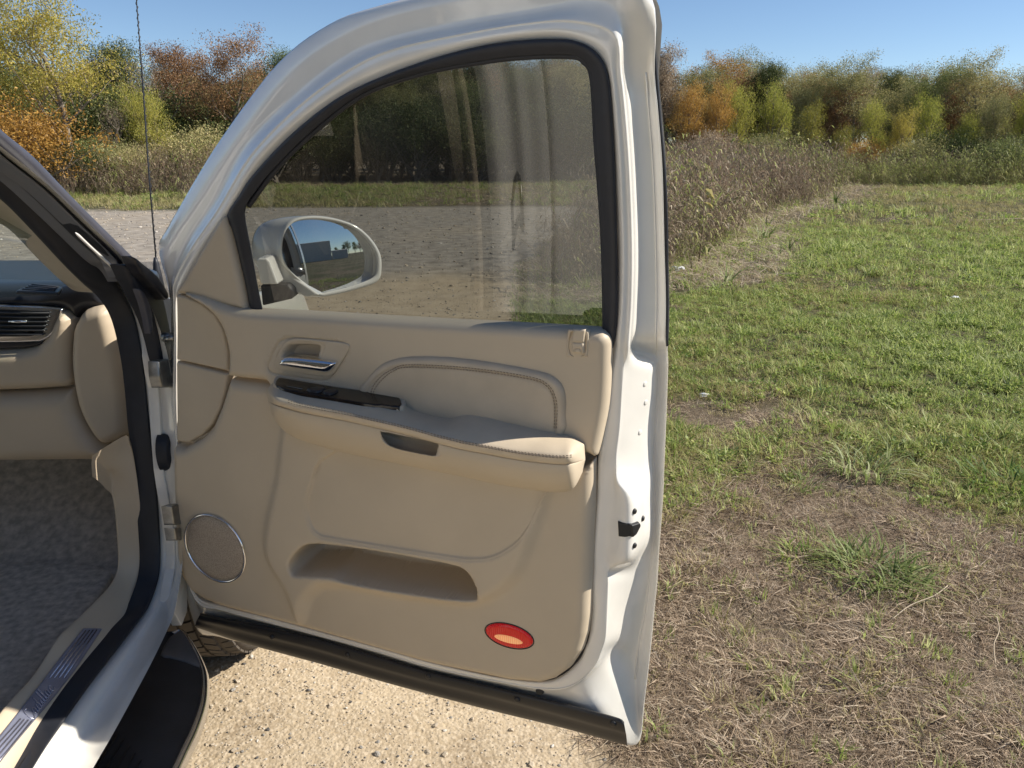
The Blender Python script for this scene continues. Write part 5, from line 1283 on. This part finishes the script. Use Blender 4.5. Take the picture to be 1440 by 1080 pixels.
build_kind('bare_a', 17, 9, 'bare', 7, .35, .06, keep=.8); build_kind('bare_b', 18, 9, 'bare', 4, .3, .06, keep=.7)
build_kind('bush_a', 19, 2.6, 'bush', 110, .26, .030); build_kind('bush_b', 20, 2.6, 'bush', 105, .26, .030)
TREES_GROUP = None
def tree(key, u, D, vtop, leaf, label, name='tree', cat='tree', bark=None, group='trees along the far edge of the field', wide=1.0):
    d = ray(u, 240); d = d/math.hypot(d[0], d[1]); x, y = d[0]*D, d[1]*D
    rt = ray(u, vtop); top = CAM_H+rt[2]/math.hypot(rt[0], rt[1])*D; tm, cm, zm, wm = TP[key]; s_ = top/zm
    e = empty(name, (x, y, 0)); e.rotation_euler = (0, 0, random.uniform(0, 6.28)); e.scale = (s_*wide, s_*wide, s_); tag(e, label, cat, group)
    for nm, me_, mt in (('trunk', tm, bark or BARK), ('crown', cm, LM[leaf])):
        o = bpy.data.objects.new(nm, me_); COL.objects.link(o); o.parent = e
        o.material_slots[0].link = 'OBJECT'; o.material_slots[0].material = mt
    return e
A = 'trees left of the open door'; B = 'trees seen through the door window'; C = 'trees behind the weeds on the right'
tree('wide_a', 100, 31.5, -22, 'yellow', 'tallest yellow green tree left of the antenna, with forked dark trunks', bark=BARK, group=A, wide=1.0)
tree('wide_b', 12, 36, 20, 'green', 'green tree at the left picture edge behind the windscreen pillar', group=A)
tree('tall_a', -60, 33, 10, 'yellow', 'yellowing tree partly cut by the left picture edge', group=A)
tree('bush_a', 22, 30, 132, 'orange', 'orange leaved young tree above the windscreen pillar', group=A, wide=1.15)
tree('wide_b', 312, 36, 46, 'rust', 'rust red tree right of the antenna, beside the door frame', group=A, wide=.9)
tree('tall_b', 262, 40, 62, 'rust', 'slim reddish brown tree just right of the antenna', group=A)
tree('willow_a', 222, 33, 118, 'willow', 'light yellow green tree directly behind the antenna', group=A)
tree('tall_a', 175, 44, 62, 'dark', 'dark green tree top between the tall yellow tree and the antenna', group=A)
tree('bare_b', 208, 38, 78, 'grey', 'thin almost leafless tree behind the antenna mast', group=A)
tree('bare_a', 152, 33, 140, 'brown', 'thin brown tree with dark stem under the tall yellow tree', group=A)
tree('bush_b', 95, 31, 196, 'dark', 'dark green shrub at the foot of the tall yellow tree', 'shrub', 'shrub', group=A)
tree('bush_a', 140, 32, 190, 'green', 'green shrub right of the dark shrub under the tall yellow tree', 'shrub', 'shrub', group=A)
tree('bush_b', 180, 31, 200, 'olive', 'olive shrub above the dead weeds left of the antenna', 'shrub', 'shrub', group=A)
tree('bush_a', 290, 32, 175, 'olive', 'olive brown shrub beside the curved door frame', 'shrub', 'shrub', group=A, wide=1.2)
tree('bush_b', 235, 33, 200, 'brown', 'brown shrub right behind the antenna mast', 'shrub', 'shrub', group=A)
kw = [(372,40,110,'tall_a','dark'),(415,43,95,'wide_a','green'),(452,38,118,'tall_b','dark'),(495,42,88,'wide_b','olive'),(540,45,80,'tall_a','dark'),(575,40,108,'wide_a','olive'),(612,44,92,'tall_b','dark'),(655,41,100,'wide_b','green'),(690,45,84,'tall_a','dark'),(728,40,92,'tall_b','green'),(768,43,78,'wide_a','dark'),(812,41,84,'tall_a','olive'),(855,44,80,'tall_b','dark')]
wl = ['dark evergreen at the front end of the door window', 'green tree third of the way along the lowest part of the window arch', 'dark tree above the side mirror in the door window', 'olive tree just right of the side mirror, through the glass', 'dark tall tree left of the gap of sky in the window', 'olive tree under the gap of sky in the window', 'dark tree right of the gap of sky in the window', 'green broad tree in the middle of the window', 'dark tree behind the reflected strips in the window', 'green tree right of the middle of the window', 'dark broad tree near the top rear of the window', 'olive tree behind the rear third of the window', 'dark tree hidden near the rear edge of the window']
for (u, D, vt, kkey, lf), lb in zip(kw, wl): tree(kkey, u, D, vt+4, lf, lb, group=B)
rt = [
 (945,40,66,'tall_a','brown','brown and pink tinged tree right next to the door edge'),
 (985,43,74,'wide_a','orange','orange brown tree second from the door edge'),
 (965,37,110,'willow_a','orange','bright orange slim tree near the door edge'),
 (1005,36,118,'willow_b','orange','tall orange yellow sapling with feathery crown'),
 (1040,44,84,'bare_a','grey','leafless grey tree rising above the orange trees'),
 (1032,37,112,'willow_a','willow','yellow green feathery tree next to the orange saplings'),
 (1062,41,88,'tall_b','dark','dark green tree poking above the yellow green willows'),
 (1085,36,116,'willow_b','willow','second yellow green feathery tree from the orange saplings'),
 (1112,39,102,'wide_b','olive','olive tree left of the pale bare trees'),
 (1130,49,92,'bare_b','grey','pale leafless tree tops between two green trees'),
 (1128,35,142,'willow_a','yellow','golden yellow small tree in front of the olive one'),
 (1160,40,120,'wide_a','rust','rust brown tree in the middle of the right treeline'),
 (1178,34,176,'willow_b','yellow','low golden bush below the rust brown tree'),
 (1200,43,98,'tall_a','brown','brown rounded tree left of the highest green tree'),
 (1212,35,196,'bush_a','orange','small golden shrub at the foot of the brown trees'),
 (1222,36,138,'willow_a','willow','pale yellow green sapling below the highest green tree'),
 (1240,46,98,'tall_b','dark','dark evergreen behind the highest green tree'),
 (1272,40,88,'wide_b','green','highest green tree of the right treeline'),
 (1258,35,150,'willow_b','yellow','yellow sapling in front of the highest green tree'),
 (1300,37,128,'willow_a','willow','yellow green feathery tree right of the highest green tree'),
 (1318,50,104,'bare_a','grey','row end grey bare tree nearest the highest green tree'),
 (1352,51,97,'bare_b','grey','slender grey bare tree left of the picture edge'),
 (1385,50,94,'bare_a','grey','largest pinkish grey bare tree near the right edge'),
 (1425,51,100,'bare_b','grey','grey bare tree at the right picture edge'),
 (1325,35,182,'bush_b','dark','dark green round shrub in front of the bare trees'),
 (1350,36,158,'willow_b','willow','rounded willow behind the dark green shrub'),
 (1385,37,130,'willow_a','olive','taller olive willow near the right edge'),
 (1430,36,122,'willow_b','willow','yellow green willow cut by the right picture edge'),
 (1478,37,125,'willow_a','olive','olive willow beyond the right picture edge'),
 (1410,34,190,'bush_a','green','green shrub low at the right edge above the tall grass'),
 (1085,34,186,'bush_b','olive','olive shrub low behind the dead weeds'),
 (1290,34,192,'bush_a','olive','low olive thicket under the yellow green tree'),
 (1000,34,182,'bush_b','brown','brown shrub low behind the weeds near the door')]
for u, D, vt, kkey, lf, lb in rt:
    sh_ = kkey.startswith('bush'); tree(kkey, u, D*1.2, vt, lf, lb, 'shrub' if sh_ else 'tree', 'shrub' if sh_ else 'tree', group=C, bark=BARKP if kkey.startswith('bare') else None, wide=1.1 if sh_ else (.82 if kkey.startswith('willow') else .8))
# far woodland filling behind and around (one mass)
def joined(key, leaf, nm):
    tm, cm, zm, wm = TP[key]; nv = len(tm.vertices); V = np.empty(nv*3, np.float32); tm.vertices.foreach_get('co', V); C_ = np.empty(len(cm.vertices)*3, np.float32); cm.vertices.foreach_get('co', C_)
    F = [tuple(p.vertices) for p in tm.polygons]+[tuple(i+nv for i in p.vertices) for p in cm.polygons]
    return proto(nm, np.vstack([V.reshape(-1, 3), C_.reshape(-1, 3)]), F, [BARK, LM[leaf]], [0]*len(tm.polygons)+[1]*len(cm.polygons))
wpz = [joined('wide_a', 'olive', 'wood_tree'), joined('tall_a', 'dark', 'wood_tree'), joined('tall_b', 'green', 'wood_tree'), joined('wide_b', 'rust', 'wood_tree'), joined('willow_a', 'olive', 'wood_tree'), joined('bare_a', 'grey', 'wood_tree'), joined('bush_a', 'dark', 'wood_shrub'), joined('bush_b', 'brown', 'wood_shrub')]
Ps, Sc, Ix = [], [], []
for az in np.arange(-75, 75, 1.25):                    # forward arc
    for D in ((44, 49, 56) if az < 8 else (60, 66, 73)):
        a = R(az+rng.uniform(-.5, .5)); D_ = D+rng.uniform(-2, 2); x, y = D_*math.sin(a), D_*math.cos(a)
        h_ = (4.3*rng.uniform(.7, 1.35) if az > 8 else (6.4 if az > -14 else 5.6))*rng.uniform(.7, 1.0)*D/50; Ps.append((x, y, 0)); Sc.append(h_/8.8)
        Ix.append(rng.choice(8, p=[.2, .2, .2, .16, .1, .1, .04, 0]) if az < 8 else rng.choice(8, p=[.2, .12, .12, .12, .22, .16, .06, 0]))
    for D in ((38, 42) if az < 8 else (50, 56)):
        a = R(az+rng.uniform(-.6, .6)); D_ = D+rng.uniform(-1.5, 1.5); Ps.append((D_*math.sin(a), D_*math.cos(a), 0)); Sc.append(rng.uniform(.45, .62) if az > 8 else rng.uniform(1.1, 2.0)); Ix.append(rng.choice([4, 4, 0, 3]) if az > 8 else 6)
for az in np.arange(75, 285, 2.2):                     # trees behind the camera, farther off
    a = R(az); D_ = 110+rng.uniform(-8, 8); Ps.append((D_*math.sin(a), D_*math.cos(a), 0)); Sc.append(rng.uniform(.6, .9)); Ix.append(rng.integers(0, 4))
N = len(Ps); scatter('far_woodland', wpz, np.array(Ps), rng.random(N)*6.283, np.array(Sc), np.array(Ix), None, 'dense autumn woodland far behind the nearer trees')

# ---- single things in the grass
def clump(u, v, n0, ln, seed, label, mat=G5, wd=.009, spread=.12):
    p = gp(u, v); o = tuft('grass_clump', mat, n0, ln, wd, spread, (.5, 1.5), 0, 3, seed); COL.objects.link(o); o.location = (p[0], p[1], float(ground_z(p[0], p[1]))); o.name = 'grass_clump'
    tag(o, label, 'grass clump', 'coarse grass clumps in the lawn'); return o
clump(1222, 815, 190, .17, 31, 'largest pale green coarse grass clump amid brown thatch', spread=.15)
clump(1268, 838, 60, .13, 32, 'small pale clump just right of the largest grass clump', spread=.07)
clump(1215, 668, 130, .17, 33, 'broad bladed clump on the green and brown border', spread=.17)
clump(1120, 790, 50, .09, 34, 'small green clump left of the largest grass clump', spread=.08, mat=G6)
clump(1420, 690, 240, .13, 35, 'dense green clump at the right picture edge', spread=.22, mat=G6, wd=.011)
clump(1130, 690, 50, .11, 36, 'sparse green clump near the door, amid brown grass', spread=.09)
clump(1030, 655, 45, .10, 37, 'small clump nearest to the door edge', spread=.09)
for i, (u, v, L, az, lb) in enumerate([(1290, 870, .32, .5, 'thin pale stick lying right of the coarse grass clump'), (1395, 925, .24, 1.0, 'short pale stick near the lower right corner'), (1395, 312, 1.6, .15, 'long pale twig lying on the far lawn')]):
    p = gp(u, v); z_ = float(ground_z(p[0], p[1]))+.035; dx = np.array([math.cos(az), math.sin(az), 0])*L/2; c = np.array([p[0], p[1], z_])
    o = tube('stick', catmull(np.array([c-dx, c-dx*.3+[0, .01, .012], c+dx*.4+[.01, 0, .02], c+dx+[0, 0, .03]]), 4), .0022 if L < 1 else .009, G3, n=5); tag(o, lb, 'stick')
M['bag'] = principled('crumpled_plastic', (.72, .74, .76), .25, spec=.6)
for u, v, s_, sd_, lb in ((953, 383, .15, 1, 'crumpled clear plastic litter beside the door edge at the weeds'), (989, 560, .05, 2, 'small pale scrap of litter in the grass near the door'), (1342, 423, .075, 3, 'tiny white litter scrap in the green lawn')):
    p = gp(u, v); bm = bmesh.new(); bmesh.ops.create_icosphere(bm, subdivisions=3, radius=s_*.5); r_ = random.Random(sd_)
    for q in bm.verts: k = .6+.8*vnoise(q.co.x*22/s_*.15+sd_*9, q.co.y*22/s_*.15+q.co.z*30/s_*.15)+r_.uniform(-.08, .08); q.co.x *= k*1.3; q.co.y *= k; q.co.z *= k*.55
    me = bpy.data.meshes.new('plastic_litter'); bm.to_mesh(me); bm.free(); me.materials.append(M['bag']); o = bpy.data.objects.new('plastic_litter', me); COL.objects.link(o); o.location = (p[0], p[1], float(ground_z(p[0], p[1]))+s_*.2); tag(o, lb, 'litter', 'plastic litter on the grass')
# plant with big withered yellow leaves at the edge of the weeds
pc = on_y(985, 330, 10.9); e = tag(empty('leafy_weed', (pc[0], pc[1], 0)), 'weed with big withered yellow leaves at the front of the brown thicket', 'plant')
YL = leaf_mat('yellow_withered', [(.40, .33, .12), (.58, .50, .2), (.66, .6, .3)], .35)
o = tube('stem', [(0, 0, 0), (.03, 0, .5), (.0, 0, 1.15)], [.012, .009, .004], WS, n=5); o.parent = e
for k, (dx, z_, s_, t) in enumerate([(.06, 1.02, .13, .6), (.12, .93, .12, -.5), (.10, .84, .09, .4), (.18, .80, .11, -.9), (-.05, .90, .09, 2.4), (.14, .68, .10, -.3), (.02, .60, .09, 2.6), (-.04, .75, .10, 3.0)]):
    dl = np.array([math.cos(t)*.8, -.35, .25 if k % 2 else -.3]); wl_ = np.array([-.25, .2, .9]) if k % 2 else np.array([.5, -.2, .8]); P = []
    for i in range(7):
        f = i/6; wd = s_*.34*math.sin(math.pi*min(1, f*.93+.05))**.8; c_ = np.array([dx*.4, 0, z_])+dl*s_*f*1.1+np.array([0, 0, -.5*s_*f*f])
        P.append([c_+wl_*wd*q_+np.array([0, -.03*abs(q_)*s_*6*(1+.5*math.sin(i*2.1+k)), 0])+np.array([.01*math.sin(i*3+q_*4+k), 0, .012*math.cos(i*2+k*3)])*s_*6 for q_ in (-1, -.5, 0, .5, 1)])
    o = loft('withered_leaf', np.array(P), 2, 1, False, YL, linv=True); o.parent = e

# warehouse behind the camera, seen only in the side mirror
def far_at(u, v, D):
    p, d = mrefl(u, v); k = D/math.hypot(d[0], d[1]); return p+d*k
DWH = 62.0
w0, w1, w2 = far_at(420, 372, DWH), far_at(467, 366, DWH), far_at(490, 362, DWH*1.03)
ztop = far_at(445, 341, DWH)[2]; zlow = far_at(476, 352, DWH)[2]; ztop = max(ztop, 4.0); zlow = max(zlow, 2.2)
wh = tag(empty('warehouse', (0, 0, 0)), 'grey metal warehouse reflected in the side mirror', 'building')
WM = principled('grey_siding', (.78, .72, .66), .55, var=.05, vscale=2); WRF = principled('grey_roof', (.2, .2, .2), .5)
def whp(name, V, F, mat): o = mesh_obj(name, V, F, mat, wh, smooth=False); return o
def hall(a_, b_, dep_, z0, z1):
    a_ = np.array([a_[0], a_[1], 0.]); b_ = np.array([b_[0], b_[1], 0.]); o_ = a_/np.linalg.norm(a_)*dep_; c_, d_ = b_+o_, a_+o_; up = np.array([0, 0, 1.])
    mA, mB = (a_+d_)/2, (b_+c_)/2
    whp('wall', [a_, b_, c_, d_, a_+up*z0, b_+up*z0, c_+up*z0, d_+up*z0, mA+up*z1, mB+up*z1], [(0, 1, 5, 4), (2, 3, 7, 6), (1, 2, 6, 9, 5), (3, 0, 4, 8, 7)], WM)
    ov = (b_-a_)/np.linalg.norm(b_-a_)*.3
    whp('roof', [a_-ov+up*(z0+.03), b_+ov+up*(z0+.03), mB+ov+up*(z1+.06), mA-ov+up*(z1+.06), c_+ov+up*(z0+.03), d_-ov+up*(z0+.03)], [(0, 1, 2, 3), (3, 2, 4, 5)], WRF)
hall(w0+(w0-w1)*.6, w1, 18, ztop, ztop+.8); hall(w1+(w2-w1)*.03, w2, 12, zlow, zlow+.3)
